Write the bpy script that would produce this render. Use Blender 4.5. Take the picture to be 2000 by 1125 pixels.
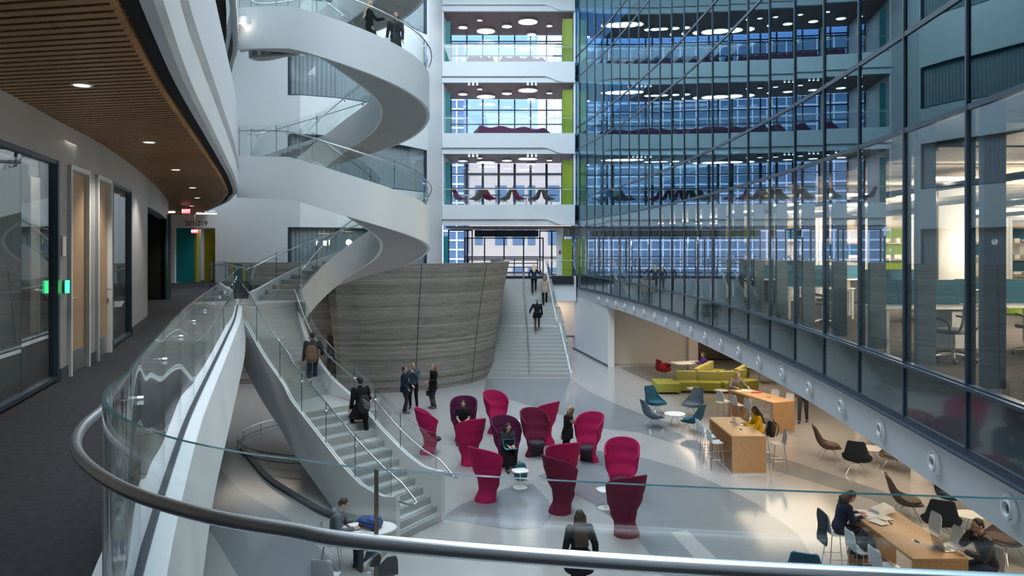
import bpy, math, random
from mathutils import Vector, Matrix
PI = math.pi
random.seed(7)
C = bpy.context.scene.collection
for o in list(bpy.data.objects): bpy.data.objects.remove(o)

# ---------------------------------------------------------------- camera, world, light, exposure
EYE = 6.2                       # camera height above the ground floor (level 2 floor is 4.5)
L2, L3, L4, L5, L6 = 4.5, 8.8, 13.1, 17.4, 21.7
cam_d = bpy.data.cameras.new('camera'); cam = bpy.data.objects.new('camera', cam_d); C.objects.link(cam)
cam.location = (0, 0, EYE); cam.rotation_euler = (PI/2, 0, 0)
cam_d.sensor_width = 36; cam_d.lens = 27.0; cam_d.shift_y = -78.5/2000; cam_d.clip_start = 0.05; cam_d.clip_end = 400
bpy.context.scene.camera = cam
sc = bpy.context.scene
sc.view_settings.view_transform = 'Standard'; sc.view_settings.look = 'None'
sc.view_settings.gamma = 1; sc.view_settings.use_curve_mapping = False
sc.view_settings.exposure = 0.68
W = bpy.data.worlds.new('sky'); sc.world = W; W.use_nodes = True
wn = W.node_tree.nodes; wl = W.node_tree.links
bg = wn['Background']; sky = wn.new('ShaderNodeTexSky'); sky.sky_type = 'PREETHAM'; sky.turbidity = 3.0
sky.sun_direction = (0.35, -0.5, 0.75)
tint = wn.new('ShaderNodeMix'); tint.data_type = 'RGBA'; tint.blend_type = 'MULTIPLY'; tint.inputs['Factor'].default_value = 1
tint.inputs['B'].default_value = (.62, .80, 1.15, 1); wl.new(sky.outputs[0], tint.inputs['A']); wl.new(tint.outputs['Result'], bg.inputs[0]); bg.inputs[1].default_value = 1.6
def lamp(name, kind, loc, energy, color=(1, 1, 1), rot=(0, 0, 0), size=1, size_y=None, spot=None, blend=.6):
    d = bpy.data.lights.new(name, kind); d.energy = energy; d.color = color
    if kind == 'AREA':
        d.size = size
        if size_y: d.shape = 'RECTANGLE'; d.size_y = size_y
    elif kind == 'SUN': d.angle = size
    else: d.shadow_soft_size = size
    if spot: d.spot_size = math.radians(spot); d.spot_blend = blend
    o = bpy.data.objects.new(name, d); C.objects.link(o); o.location = loc; o.rotation_euler = rot
    return o
lamp('sun', 'SUN', (0, 0, 60), 3.8, (1, .95, .87), (math.radians(42), 0, math.radians(-28)), .02)
DAY = (.80, .91, 1.0); WARM = (1, .78, .56)
# daylight through the atrium skylights, two bays
lamp('skylight', 'AREA', (-1.0, 31, 22.6), 3000, DAY, (0, 0, 0), 9, 22)
lamp('skylight', 'AREA', (0.8, 8, 22.6), 2200, DAY, (0, 0, 0), 8, 20)
# warm lamps of the ceiling under the offices, then added point fills that brighten the office ceiling
for (x, y, e) in ((9.5, 35, 110), (9.5, 26, 120), (9.5, 19, 110), (9.5, 12.5, 100)):
    lamp('downlight_lamp', 'AREA', (x, y, 3.02), e, WARM, (0, 0, 0), 3.5, 5)
for (x, y, e) in ((10.5, 8, 620), (11, 15, 680), (12, 22, 620), (9.8, 33, 480), (9.5, 42, 300)):
    lamp('office_fill', 'POINT', (x, y, 6.6), e, (1, .80, .58), (0, 0, 0), .2)

# ---------------------------------------------------------------- materials
def mat(name, col, rough=.6, metal=0, noise=0, nscale=20, bump=0, bscale=60, emit=None, spec=.5, coat=0):
    m = bpy.data.materials.new(name); m.use_nodes = True
    n = m.node_tree.nodes; l = m.node_tree.links; b = n['Principled BSDF']
    c = (*col, 1)
    b.inputs['Base Color'].default_value = c; b.inputs['Roughness'].default_value = rough
    b.inputs['Metallic'].default_value = metal; b.inputs['Specular IOR Level'].default_value = spec
    if coat: b.inputs['Coat Weight'].default_value = coat
    if noise or bump:
        tc = n.new('ShaderNodeTexCoord')
    if noise:
        nz = n.new('ShaderNodeTexNoise'); nz.inputs['Scale'].default_value = nscale; nz.inputs['Detail'].default_value = 5
        l.new(tc.outputs['Object'], nz.inputs['Vector'])
        mx = n.new('ShaderNodeMix'); mx.data_type = 'RGBA'
        mx.inputs['A'].default_value = (*[max(0, x*(1-noise)) for x in col], 1)
        mx.inputs['B'].default_value = (*[min(1, x*(1+noise)) for x in col], 1)
        l.new(nz.outputs['Fac'], mx.inputs['Factor']); l.new(mx.outputs['Result'], b.inputs['Base Color'])
    if bump:
        n2 = n.new('ShaderNodeTexNoise'); n2.inputs['Scale'].default_value = bscale
        l.new(tc.outputs['Object'], n2.inputs['Vector'])
        bp = n.new('ShaderNodeBump'); bp.inputs['Strength'].default_value = bump; bp.inputs['Distance'].default_value = .01
        l.new(n2.outputs['Fac'], bp.inputs['Height']); l.new(bp.outputs['Normal'], b.inputs['Normal'])
    if emit:
        b.inputs['Emission Color'].default_value = (*(emit[1] if len(emit) > 1 else col), 1); b.inputs['Emission Strength'].default_value = emit[0]
    return m
def glassmat(name, tint, ior=1.5, rough=0.0, haze=0, hazecol=(.6, .7, .72), refl=(1, 1, 1)):
    """architectural glass: tinted see-through, mirror by Fresnel, optional milky share"""
    m = bpy.data.materials.new(name); m.use_nodes = True
    n = m.node_tree.nodes; l = m.node_tree.links; n.remove(n['Principled BSDF'])
    out = n['Material Output']; tr = n.new('ShaderNodeBsdfTransparent'); tr.inputs[0].default_value = (*tint, 1)
    gl = n.new('ShaderNodeBsdfGlossy'); gl.inputs['Roughness'].default_value = rough; gl.inputs[0].default_value = (*refl, 1)
    fr = n.new('ShaderNodeFresnel'); fr.inputs['IOR'].default_value = ior
    ge = n.new('ShaderNodeNewGeometry')
    # a thin pane reflects the same from both sides
    lw = n.new('ShaderNodeLayerWeight')
    mx = n.new('ShaderNodeMixShader'); src = tr
    if haze:
        df = n.new('ShaderNodeBsdfDiffuse'); df.inputs[0].default_value = (*hazecol, 1)
        m2 = n.new('ShaderNodeMixShader'); m2.inputs[0].default_value = haze
        l.new(tr.outputs[0], m2.inputs[1]); l.new(df.outputs[0], m2.inputs[2]); src = m2
    # schlick from facing, so that back faces do not turn into total reflection
    f0 = ((ior-1)/(ior+1))**2
    lw.inputs['Blend'].default_value = .5
    pw = n.new('ShaderNodeMath'); pw.operation = 'POWER'; pw.inputs[1].default_value = 4.2
    l.new(lw.outputs['Facing'], pw.inputs[0])
    mr = n.new('ShaderNodeMapRange'); mr.inputs['To Min'].default_value = f0; mr.inputs['To Max'].default_value = 1
    l.new(pw.outputs[0], mr.inputs['Value'])
    l.new(mr.outputs[0], mx.inputs[0]); l.new(src.outputs[0], mx.inputs[1]); l.new(gl.outputs[0], mx.inputs[2])
    l.new(mx.outputs[0], out.inputs[0])
    return m
M = {}
M['white'] = mat('white_paint', (.70, .74, .76), .45, noise=.03, nscale=3)
M['whitewarm'] = mat('warm_white_paint', (.68, .66, .62), .6)
M['fascia'] = mat('satin_white_panel', (.60, .65, .69), .55)
M['baffle'] = mat('beige_ceiling_panel', (.46, .39, .32), .7)
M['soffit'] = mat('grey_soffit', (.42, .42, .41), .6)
M['greywall'] = mat('grey_wall_panel', (.30, .305, .315), .45, noise=.06, nscale=2)
M['darkbase'] = mat('dark_skirting', (.05, .06, .075), .5)
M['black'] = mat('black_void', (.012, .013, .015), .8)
M['carpet'] = mat('charcoal_carpet', (.022, .023, .030), .95, noise=.95, nscale=14, bump=1.0, bscale=160)
M['offcarpet'] = mat('brown_office_carpet', (.06, .05, .045), .95, noise=.4, nscale=6, bump=.5, bscale=200)
M['steel'] = mat('brushed_steel', (.66, .68, .70), .30, 1)
M['darksteel'] = mat('dark_bronze_steel', (.05, .065, .085), .4, .6)
M['mullion'] = mat('blue_grey_aluminium', (.055, .085, .12), .38, .5)
M['fin'] = mat('slate_fin', (.10, .15, .20), .4)
M['guard'] = glassmat('clear_guard_glass', (.955, .978, .974), 1.45)
M['edge'] = mat('green_glass_edge', (.02, .10, .11), .12, spec=.9)
M['curtain_glass'] = glassmat('tinted_curtain_glass', (.86, .90, .91), 1.65, refl=(.72, .88, 1.0))
M['spandrel'] = mat('teal_spandrel_glass', (.045, .085, .095), .08, spec=.9, coat=.6)
M['spandrelhi'] = glassmat('teal_tinted_upper_glass', (.32, .46, .50), 1.9, refl=(.52, .76, .84))
M['clearwin'] = glassmat('clear_window_glass', (.93, .95, .96), 1.4)
M['officewin'] = glassmat('reflective_office_glass', (.75, .78, .78), 2.0)
M['teal'] = mat('teal_paint', (.0, .17, .19), .5)
M['green'] = mat('lime_green_paint', (.20, .29, .005), .5)
M['olive'] = mat('olive_paint', (.28, .27, .01), .5)
M['lamp'] = mat('lit_lamp', (1, .93, .82), .5, emit=(6, (1, .88, .72)))
M['strip'] = mat('lit_office_strip', (1, .9, .75), .5, emit=(9, (1, .84, .64)))
M['lampcool'] = mat('lit_strip', (1, .97, .9), .5, emit=(4, (1, .9, .78)))
M['curtain'] = mat('sheer_grey_curtain', (.36, .41, .43), .8)
M['magenta'] = mat('magenta_wool', (.40, .002, .075), .9, noise=.15, nscale=60, bump=.2, bscale=300)
M['burgundy'] = mat('burgundy_wool', (.15, .004, .035), .9, noise=.15, nscale=60, bump=.2, bscale=300)
M['plum'] = mat('dark_plum_wool', (.09, .004, .05), .9, noise=.15, nscale=60)
M['darkseat'] = mat('charcoal_wool', (.04, .035, .05), .9, noise=.2, nscale=60)
M['tealfab'] = mat('teal_wool', (.012, .085, .13), .9, noise=.15, nscale=60)
M['bluegrey'] = mat('slate_blue_wool', (.10, .14, .18), .9, noise=.15, nscale=60)
M['brownfab'] = mat('taupe_wool', (.10, .075, .065), .9, noise=.15, nscale=60)
M['navyfab'] = mat('navy_wool', (.010, .018, .03), .9, noise=.15, nscale=60)
M['limefab'] = mat('olive_lime_wool', (.30, .31, .05), .9, noise=.12, nscale=40)
M['limefab2'] = mat('pale_lime_wool', (.42, .40, .13), .9, noise=.12, nscale=40)
M['laminate'] = mat('white_laminate', (.78, .79, .78), .35)
M['plastic'] = mat('pale_grey_plastic', (.52, .56, .58), .4)
M['plasticdark'] = mat('charcoal_plastic', (.06, .07, .08), .4)
M['chrome'] = mat('chrome_wire', (.75, .76, .77), .18, 1)
M['purple'] = mat('purple_velvet', (.10, .015, .07), .8)
M['red'] = mat('red_enamel', (.55, .01, .01), .4); M['crimson'] = mat('crimson_felt', (.30, .004, .018), .8)
M['screen'] = mat('dark_screen', (.01, .01, .012), .1)
M['exit'] = mat('red_exit_sign', (.8, .05, .07), .5, emit=(1.2, (.9, .05, .08)))
M['exittext'] = mat('exit_lettering', (1, .8, .8), .5, emit=(2, (1, .8, .8)))
M['greenled'] = mat('green_status_light', (.02, .9, .25), .4, emit=(3, (.03, .9, .2)))
M['ink'] = mat('black_lettering', (.03, .03, .035), .6)
M['paper'] = mat('paper', (.78, .80, .80), .7)
M['tread'] = mat('grey_stair_tread', (.40, .42, .42), .5, noise=.08, nscale=30)
M['grip'] = mat('ribbed_nosing', (.20, .21, .21), .6)
M['meshfab'] = mat('grey_mesh', (.14, .15, .16), .6)
M['tealscreen'] = mat('teal_desk_screen', (.006, .10, .17), .7)

def wood(name, a, b, scale=(1, 12, 1), rough=.4):
    m = bpy.data.materials.new(name); m.use_nodes = True; n = m.node_tree.nodes; l = m.node_tree.links; p = n['Principled BSDF']
    tc = n.new('ShaderNodeTexCoord'); mp = n.new('ShaderNodeMapping'); mp.inputs['Scale'].default_value = scale
    nz = n.new('ShaderNodeTexNoise'); nz.inputs['Scale'].default_value = 6; nz.inputs['Detail'].default_value = 6
    cr = n.new('ShaderNodeValToRGB'); cr.color_ramp.elements[0].position = .3; cr.color_ramp.elements[1].position = .7
    cr.color_ramp.elements[0].color = (*a, 1); cr.color_ramp.elements[1].color = (*b, 1)
    l.new(tc.outputs['Object'], mp.inputs['Vector']); l.new(mp.outputs[0], nz.inputs['Vector'])
    l.new(nz.outputs['Fac'], cr.inputs[0]); l.new(cr.outputs[0], p.inputs['Base Color']); p.inputs['Roughness'].default_value = rough
    return m
M['oak'] = wood('oak_veneer', (.40, .235, .11), (.52, .33, .17), (14, 1.5, 1.5))
M['oakslat'] = wood('oak_slat', (.27, .14, .06), (.44, .25, .115), (1, 14, 4))
M['walnutceil'] = wood('brown_wood_ceiling', (.10, .05, .035), (.17, .09, .06), (1, 10, 1), .5)
M['door'] = wood('pale_maple_door', (.34, .22, .13), (.42, .29, .18), (6, 6, 1), .5)
M['darkwood'] = wood('dark_wood_wall', (.05, .035, .025), (.09, .06, .045), (5, 5, 1), .5)
def concrete():
    m = bpy.data.materials.new('board_formed_concrete'); m.use_nodes = True; n = m.node_tree.nodes; l = m.node_tree.links; p = n['Principled BSDF']
    tc = n.new('ShaderNodeTexCoord'); sp = n.new('ShaderNodeSeparateXYZ'); l.new(tc.outputs['Object'], sp.inputs[0])
    def val(op, a, b):
        q = n.new('ShaderNodeMath'); q.operation = op
        for i, s in enumerate((a, b)):
            if s is None: continue
            if hasattr(s, 'links') or hasattr(s, 'is_output'): l.new(s, q.inputs[i])
            else: q.inputs[i].default_value = s
        return q.outputs[0]
    zb = val('MULTIPLY', sp.outputs[2], 9.0); fl = val('FLOOR', zb, None); fr = val('FRACT', zb, None)
    wn_ = n.new('ShaderNodeTexWhiteNoise'); wn_.noise_dimensions = '1D'; l.new(fl, wn_.inputs['W'])
    mp = n.new('ShaderNodeMapping'); mp.inputs['Scale'].default_value = (.9, .9, 13); l.new(tc.outputs['Object'], mp.inputs[0])
    nz = n.new('ShaderNodeTexNoise'); nz.inputs['Scale'].default_value = 1.6; nz.inputs['Detail'].default_value = 8; nz.inputs['Roughness'].default_value = .7; l.new(mp.outputs[0], nz.inputs[0])
    kn = n.new('ShaderNodeTexNoise'); kn.inputs['Scale'].default_value = 7; kn.inputs['Detail'].default_value = 2
    mpk = n.new('ShaderNodeMapping'); mpk.inputs['Scale'].default_value = (1, 1, 2.4); l.new(tc.outputs['Object'], mpk.inputs[0]); l.new(mpk.outputs[0], kn.inputs[0])
    kk = n.new('ShaderNodeMapRange'); kk.inputs['From Min'].default_value = .68; kk.inputs['From Max'].default_value = .74; l.new(kn.outputs['Fac'], kk.inputs[0])
    s = val('ADD', val('MULTIPLY', nz.outputs['Fac'], .75), val('MULTIPLY', wn_.outputs['Value'], .22))
    cr = n.new('ShaderNodeValToRGB'); e = cr.color_ramp.elements
    e[0].position = .28; e[0].color = (.15, .14, .12, 1); e[1].position = .78; e[1].color = (.46, .45, .42, 1)
    l.new(s, cr.inputs[0])
    jt = val('LESS_THAN', fr, .09)
    mx = n.new('ShaderNodeMix'); mx.data_type = 'RGBA'; mx.inputs['B'].default_value = (.05, .05, .045, 1)
    l.new(val('MAXIMUM', val('MULTIPLY', jt, .4), val('MULTIPLY', kk.outputs[0], .75)), mx.inputs['Factor']); l.new(cr.outputs[0], mx.inputs['A'])
    l.new(mx.outputs['Result'], p.inputs['Base Color']); p.inputs['Roughness'].default_value = .8
    bp = n.new('ShaderNodeBump'); bp.inputs['Strength'].default_value = .6; bp.inputs['Distance'].default_value = .02; l.new(s, bp.inputs['Height']); l.new(bp.outputs[0], p.inputs['Normal'])
    return m
M['concrete'] = concrete()
def terrazzo(name, col):
    m = mat(name, col, .13, noise=.10, nscale=90, spec=.6); return m
M['floor_a'] = terrazzo('mid_grey_terrazzo', (.22, .24, .26))
M['floor_b'] = terrazzo('pale_grey_terrazzo', (.38, .38, .38))
M['floor_c'] = terrazzo('dark_grey_terrazzo', (.15, .165, .175))

# ---------------------------------------------------------------- mesh helpers
class MB:
    def __init__(s): s.v = []; s.f = []; s.m = []
    def add(s, v, f, mi=0, T=None):
        k = len(s.v); s.v += [tuple(T @ Vector(p)) if T else tuple(p) for p in v]
        s.f += [tuple(i+k for i in q) for q in f]; s.m += [mi]*len(f); return s
    def box(s, c, d, rz=0, mi=0, T=None):
        x, y, z = (q/2 for q in d); R = Matrix.Translation(Vector(c)) @ Matrix.Rotation(rz, 4, 'Z')
        if T: R = T @ R
        v = [(a*x, b*y, e*z) for e in (-1, 1) for a, b in ((-1, -1), (1, -1), (1, 1), (-1, 1))]
        return s.add(v, [(3, 2, 1, 0), (4, 5, 6, 7), (0, 1, 5, 4), (1, 2, 6, 5), (2, 3, 7, 6), (3, 0, 4, 7)], mi, R)
    def rbox(s, c, d, r=.02, rz=0, mi=0, T=None, n=3):
        """box with rounded vertical corners and softened top"""
        x, y, z = (q/2 for q in d); r = min(r, x*.98, y*.98)
        def ring(ins, zz):
            o = []
            for (sx, sy, a0) in ((1, 1, 0), (-1, 1, PI/2), (-1, -1, PI), (1, -1, 1.5*PI)):
                for k in range(n+1):
                    a = a0+k/n*PI/2; o.append((sx*(x-r)+(r-ins)*math.cos(a), sy*(y-r)+(r-ins)*math.sin(a), zz))
            return o
        e = min(r*.5, z*.45)
        R = Matrix.Translation(Vector(c)) @ Matrix.Rotation(rz, 4, 'Z')
        if T: R = T @ R
        return s.loft([ring(e*.9, -z), ring(0, -z+e), ring(0, z-e), ring(e*.35, z-e*.3), ring(e*.9, z)], True, True, mi, R)
    def loft(s, rows, closed=True, caps=True, mi=0, T=None):
        n = len(rows[0]); v = [p for r in rows for p in r]; f = []
        for i in range(len(rows)-1):
            for j in range(n if closed else n-1):
                a = i*n+j; b = i*n+(j+1) % n; f.append((a, b, b+n, a+n))
        if caps: f.append(tuple(range(n-1, -1, -1))); f.append(tuple(range((len(rows)-1)*n, len(rows)*n)))
        return s.add(v, f, mi, T)
    def tube(s, path, r, n=8, mi=0, closed=False, T=None):
        P = [Vector(p) for p in path]; rows = []; up = None
        for i, p in enumerate(P):
            a = P[(i-1) % len(P)] if (closed or i) else p; b = P[(i+1) % len(P)] if (closed or i < len(P)-1) else p
            t = (b-a); t = t.normalized() if t.length > 1e-9 else Vector((0, 0, 1))
            if up is None:
                up = Vector((0, 0, 1)) if abs(t.z) < .95 else Vector((1, 0, 0))
            x = t.cross(up)
            if x.length < 1e-4: x = t.orthogonal()
            x.normalize(); y = x.cross(t).normalized(); up = y
            rr = r[i] if isinstance(r, (list, tuple)) else r
            rows.append([p+x*(math.cos(2*PI*k/n)*rr)+y*(math.sin(2*PI*k/n)*rr) for k in range(n)])
        if closed: rows.append(rows[0]); return s.loft(rows, True, False, mi, T)
        return s.loft(rows, True, True, mi, T)
    def cap(s, p, q, r1, r2=None, n=12, mi=0):
        """tapered capsule, closed"""
        r2 = r1 if r2 is None else r2; p = Vector(p); q = Vector(q); t = q-p
        L = t.length or 1e-5; t = t.normalized() if t.length > 1e-6 else Vector((0, 0, 1))
        P = []; R = []
        for a in (-80, -55, -28, 0): P.append(p+t*(r1*math.sin(math.radians(a)))); R.append(r1*math.cos(math.radians(a)))
        for a in (0, 28, 55, 80): P.append(q+t*(r2*math.sin(math.radians(a)))); R.append(r2*math.cos(math.radians(a)))
        return s.tube(P, R, n, mi)
    def ell(s, c, r, T=None, n=16, mi=0):
        rows = []
        for i in range(1, 10):
            a = -PI/2+PI*i/10; rows.append([(c[0]+r[0]*math.cos(a)*math.cos(2*PI*k/n), c[1]+r[1]*math.cos(a)*math.sin(2*PI*k/n), c[2]+r[2]*math.sin(a)) for k in range(n)])
        return s.loft(rows, True, True, mi, T)
    def lathe(s, prof, c=(0, 0, 0), n=24, mi=0, T=None):
        rows = [[(c[0]+r*math.cos(2*PI*k/n), c[1]+r*math.sin(2*PI*k/n), c[2]+z) for k in range(n)] for r, z in prof]
        if prof[0][0] > 0 and prof[-1][0] > 0 and len(prof) > 2: rows.append(rows[0]); return s.loft(rows, True, False, mi, T)
        return s.loft(rows, True, True, mi, T)
    def prism(s, poly, z0, z1, mi=0, T=None):
        n = len(poly); v = [(x, y, z0) for x, y in poly]+[(x, y, z1) for x, y in poly]
        f = [tuple(range(n-1, -1, -1)), tuple(range(n, 2*n))]+[(i, (i+1) % n, (i+1) % n+n, i+n) for i in range(n)]
        return s.add(v, f, mi, T)
    def mesh(s, name, mats, smooth=True, ang=35):
        me = bpy.data.meshes.new(name); me.from_pydata(s.v, [], s.f)
        for m in (mats if isinstance(mats, (list, tuple)) else [mats]): me.materials.append(M[m] if isinstance(m, str) else m)
        me.polygons.foreach_set('material_index', s.m)
        if smooth:
            me.polygons.foreach_set('use_smooth', [True]*len(s.f)); me.set_sharp_from_angle(angle=math.radians(ang))
        me.update(); return me
    def build(s, name, mats, parent=None, smooth=True, loc=None, rz=0):
        o = bpy.data.objects.new(name, s.mesh(name, mats, smooth)); C.objects.link(o)
        if parent: o.parent = parent
        if loc: o.location = loc
        if rz: o.rotation_euler.z = rz
        return o
def tag(o, label=None, cat=None, group=None, kind=None):
    if label: o['label'] = label
    if cat: o['category'] = cat
    if group: o['group'] = group
    if kind: o['kind'] = kind
    return o
def thing(name, label, cat, loc=(0, 0, 0), rz=0, group=None):
    o = bpy.data.objects.new(name, None); C.objects.link(o); o.location = loc; o.rotation_euler.z = rz
    o.empty_display_size = .1
    return tag(o, label, cat, group)
def struct(name, mb, mats, parent=None, smooth=False, kind='structure'):
    o = mb.build(name, mats, parent, smooth)
    if not parent: o['kind'] = kind
    return o
KIDS = {}
def kids(o): return [c for c in bpy.data.objects if c.parent == o]
def dup(root, loc, rz=0, label=None, group=None, mats=None, scale=None):
    def cp(o, par):
        c = o.copy(); C.objects.link(c); c.parent = par
        for ch in kids(o): cp(ch, c)
        return c
    r = cp(root, None); r.location = loc; r.rotation_euler.z = rz
    if scale: r.scale = scale
    if label: r['label'] = label
    if group: r['group'] = group
    return r
def spline(P, n=8, closed=False):
    P = [Vector(p) for p in P]; out = []; N = len(P)
    for i in range(N if closed else N-1):
        g = lambda k: P[k % N] if closed else P[max(0, min(N-1, k))]
        a, b, c, d = g(i-1), g(i), g(i+1), g(i+2)
        for k in range(n):
            t = k/n; out.append(.5*((2*b)+(c-a)*t+(2*a-5*b+4*c-d)*t*t+(3*b-a-3*c+d)*t**3))
    if not closed: out.append(P[-1])
    return out
def offset(P, d):
    """offset a 2-D polyline to its left by d"""
    out = []
    for i, p in enumerate(P):
        a = P[max(0, i-1)]; b = P[min(len(P)-1, i+1)]; t = (Vector(b[:2])-Vector(a[:2])).normalized()
        out.append(Vector((p[0]-t.y*d, p[1]+t.x*d)))
    return out
def resample(P, step):
    L = [0]
    for i in range(1, len(P)): L.append(L[-1]+(Vector(P[i])-Vector(P[i-1])).length)
    n = max(1, round(L[-1]/step)); out = []; j = 0
    for k in range(n+1):
        s = L[-1]*k/n
        while j < len(L)-2 and L[j+1] < s: j += 1
        t = (s-L[j])/max(1e-9, L[j+1]-L[j]); out.append(Vector(P[j]).lerp(Vector(P[j+1]), t))
    return out
def sweep(mb, path, prof, mi=0, closedprof=True, caps=True):
    """prof = [(left offset, z)], swept along the 2-D path; mi may be a list per profile side"""
    rows = [[None]*len(prof) for _ in path]
    for j, (d, z) in enumerate(prof):
        o = offset(path, d)
        for i, p in enumerate(o): rows[i][j] = (p.x, p.y, z)
    n = len(prof); v = [p for r in rows for p in r]; k = len(mb.v); mb.v += v
    for i in range(len(rows)-1):
        for j in range(n if closedprof else n-1):
            a = i*n+j; b = i*n+(j+1) % n
            mb.f.append((k+a, k+b, k+b+n, k+a+n)); mb.m.append(mi[j] if isinstance(mi, list) else mi)
    if caps and closedprof:
        mb.f.append(tuple(k+q for q in range(n-1, -1, -1))); mb.f.append(tuple(k+(len(rows)-1)*n+q for q in range(n)))
        mb.m += [mi[0] if isinstance(mi, list) else mi]*2
    return mb
# ================================================================ THE SHELL
def V2(*a): return [Vector(p) for p in a]
def onto(path, px):
    """point of a 2-D wall line seen at bearing px of the plan drawing"""
    k = (px-1000)/1500
    for a, b in zip(path, path[1:]):
        fa = a[0]-k*a[1]; fb = b[0]-k*b[1]
        if (fa <= 0) != (fb <= 0):
            t = fa/(fa-fb); return Vector(a[:2]).lerp(Vector(b[:2]), t)
    raise ValueError(px)
# balcony edge of the left-hand galleries: from the spiral stair forward, round in front of the viewpoint, to the right
EDGE_K = [(-8.12, 22.7), (-6.55, 18.1), (-5.4, 14.5), (-4.45, 11.5), (-3.6, 8.8), (-3.08, 7.2), (-2.42, 5.3), (-2.06, 4.3), (-1.80, 3.6), (-1.66, 3.15),
          (-1.46, 2.78), (-1.13, 2.42), (-.81, 2.2), (-.55, 2.09), (-.3, 2.0), (.46, 1.86), (1.7, 1.72), (3.2, 1.6), (4.75, 1.5)]
EDGE = spline(EDGE_K, 8)
WALL_K = [(-3.85, -5.8), (-3.9, -2), (-4.02, 1), (-4.3, 3.5), (-4.68, 5.6), (-5.18, 7.77), (-5.76, 9.8), (-6.2, 11.4), (-6.62, 12.7), (-7.37, 14.9), (-8.35, 17.6)]
WALL = spline(WALL_K, 6)
BULK = spline([(-8.35, 17.6), (-9.45, 20.5), (-10.65, 23.5), (-11.33, 25.2), (-12.3, 27.5)], 6)
BACK_K = V2((-19.5, 37), (-10.2, 37), (-8.6, 37.7), (-7.2, 39.0), (-5.6, 41.6), (-4.75, 43.4), (-4.2, 46.3))
CEN = (-5.5, 24.6)
def circ(r, deg, c=CEN): a = math.radians(deg); return Vector((c[0]+r*math.cos(a), c[1]+r*math.sin(a)))
DR = (-6.5, 38.25)
DRUM_K = V2((-12.95, 35.0), (-10.0, 35.1), (-7.75, 35.2), (-7.55, 34.6)) + [circ(5.5, a, DR) for a in range(-100, 1, 7)] + V2((-.98, 42.0), (-.98, 46.2))

# ---- ground floor, terrazzo with curved bands
g = MB(); g.add([(-20, -6, 0), (22, -6, 0), (22, 54, 0), (-20, 54, 0)], [(0, 1, 2, 3)], 0)
g.box((1, 24, -.15), (42, 60, .28))
def gp(px, py): d = 1500*EYE/(py-484); return ((px-1000)/1500*d, d)
def band(pts, mi, z=.003):
    P = [gp(*p) for p in pts]; g.add([(x, y, z) for x, y in P], [tuple(range(len(P)))], mi)
band([(950, 739), (1115, 739), (1150, 764), (1205, 790), (1262, 812), (1392, 850), (1560, 905), (1800, 985), (2000, 1060), (2000, 1110), (1700, 975), (1500, 915), (1330, 870), (1250, 845), (1165, 835), (1080, 805), (1010, 785), (945, 765)][::-1], 1)
band([(1165, 880), (1260, 895), (1330, 915), (1400, 945), (1480, 985), (1560, 1045), (1600, 1110), (1600, 1200), (1320, 1200), (1290, 1110), (1240, 1045), (1160, 985), (1090, 950), (1050, 930)][::-1], 1)
band([(862, 1012), (900, 985), (1000, 950), (1040, 945), (1070, 975), (1080, 1005), (1060, 1030), (1000, 1035), (870, 1015)][::-1], 1)
band([(1211, 718), (1330, 712), (1400, 740), (1300, 760)][::-1], 2)
band([(380, 860), (470, 960), (560, 1010), (640, 1085), (700, 1180), (560, 1300), (480, 1150), (420, 1050), (330, 950)][::-1], 1)
band([(1310, 1040), (1342, 1036), (1434, 1125), (1388, 1125)][::-1], 0, .006)
struct('floor', g, ['floor_b', 'floor_a', 'floor_c'])
# ---- level 2 slab
Epts = [(p.x, p.y) for p in EDGE]
slab_poly = Epts + [(4.9, -5.8), (-10, -5.8), (-10, 6), (-20, 18), (-20, 37), (-9.9, 37.2), (-4.3, 46.5), (3.7, 46.5), (3.7, 46.0), (-.75, 46.0), (-.75, 38.5)] + \
    [tuple(circ(5.75, a, DR)) for a in range(0, -98, -8)] + [(-7.5, 34.9), (-12.9, 34.8), (-11.0, 30.5), (-9.5, 27.5), (-8.55, 25.0)]
s = MB(); s.prism([tuple(p) for p in slab_poly], 4.02, 4.5)
struct('floor_gallery', s, 'carpet')
# ---- ceilings/slabs of the galleries above (level 3 to 5)
NOSE = [Vector(p) for p in ((-14.6, 36.9), (-13.7, 34.6), (-11.9, 31.0), (-10.2, 27.6), (-9.0, 24.8))]
EDGE3 = spline([tuple(p) for p in NOSE] + EDGE_K[:8] + [(-1.9, 3.5), (-1.95, 2.4), (-2.4, .8), (-3.0, -1.2), (-3.5, -3.6), (-3.75, -5.7)], 6)  # unseen near end cut back so the skylight reaches the foreground handrail
for i, L in enumerate((L3, L4, L5)):
    s = MB(); s.prism([(p.x, p.y) for p in offset(EDGE3, -.3)] + [(-10, -5.8), (-10, 6), (-20, 18), (-20, 37)], L-.55, L)
    struct('floor_level_%d' % (i+3), s, 'offcarpet')
    s = MB()
    sweep(s, EDGE3, [(-.13, L-.90), (-.12, L-.96), (-.03, L-.96), (.02, L-.92), (.03, L-.52), (-.03, L-.47), (-.03, L-.27), (.03, L-.22), (.04, L+.4), (.02, L+1.05), (-.06, L+1.05), (-.08, L-.3), (-.10, L-.6)], 0)
    struct('trim_gallery_%d' % (i+3), s, 'fascia', smooth=True)
# fascia of level 2, white with the guard channel on top
s = MB(); sweep(s, EDGE, [(-.22, 4.505), (.12, 4.505), (.14, 4.49), (.24, 3.66), (.20, 3.62), (-.3, 3.62), (-.3, 4.3), (-.22, 4.3)], 0)
struct('trim_gallery_2', s, 'fascia', smooth=True)

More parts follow.
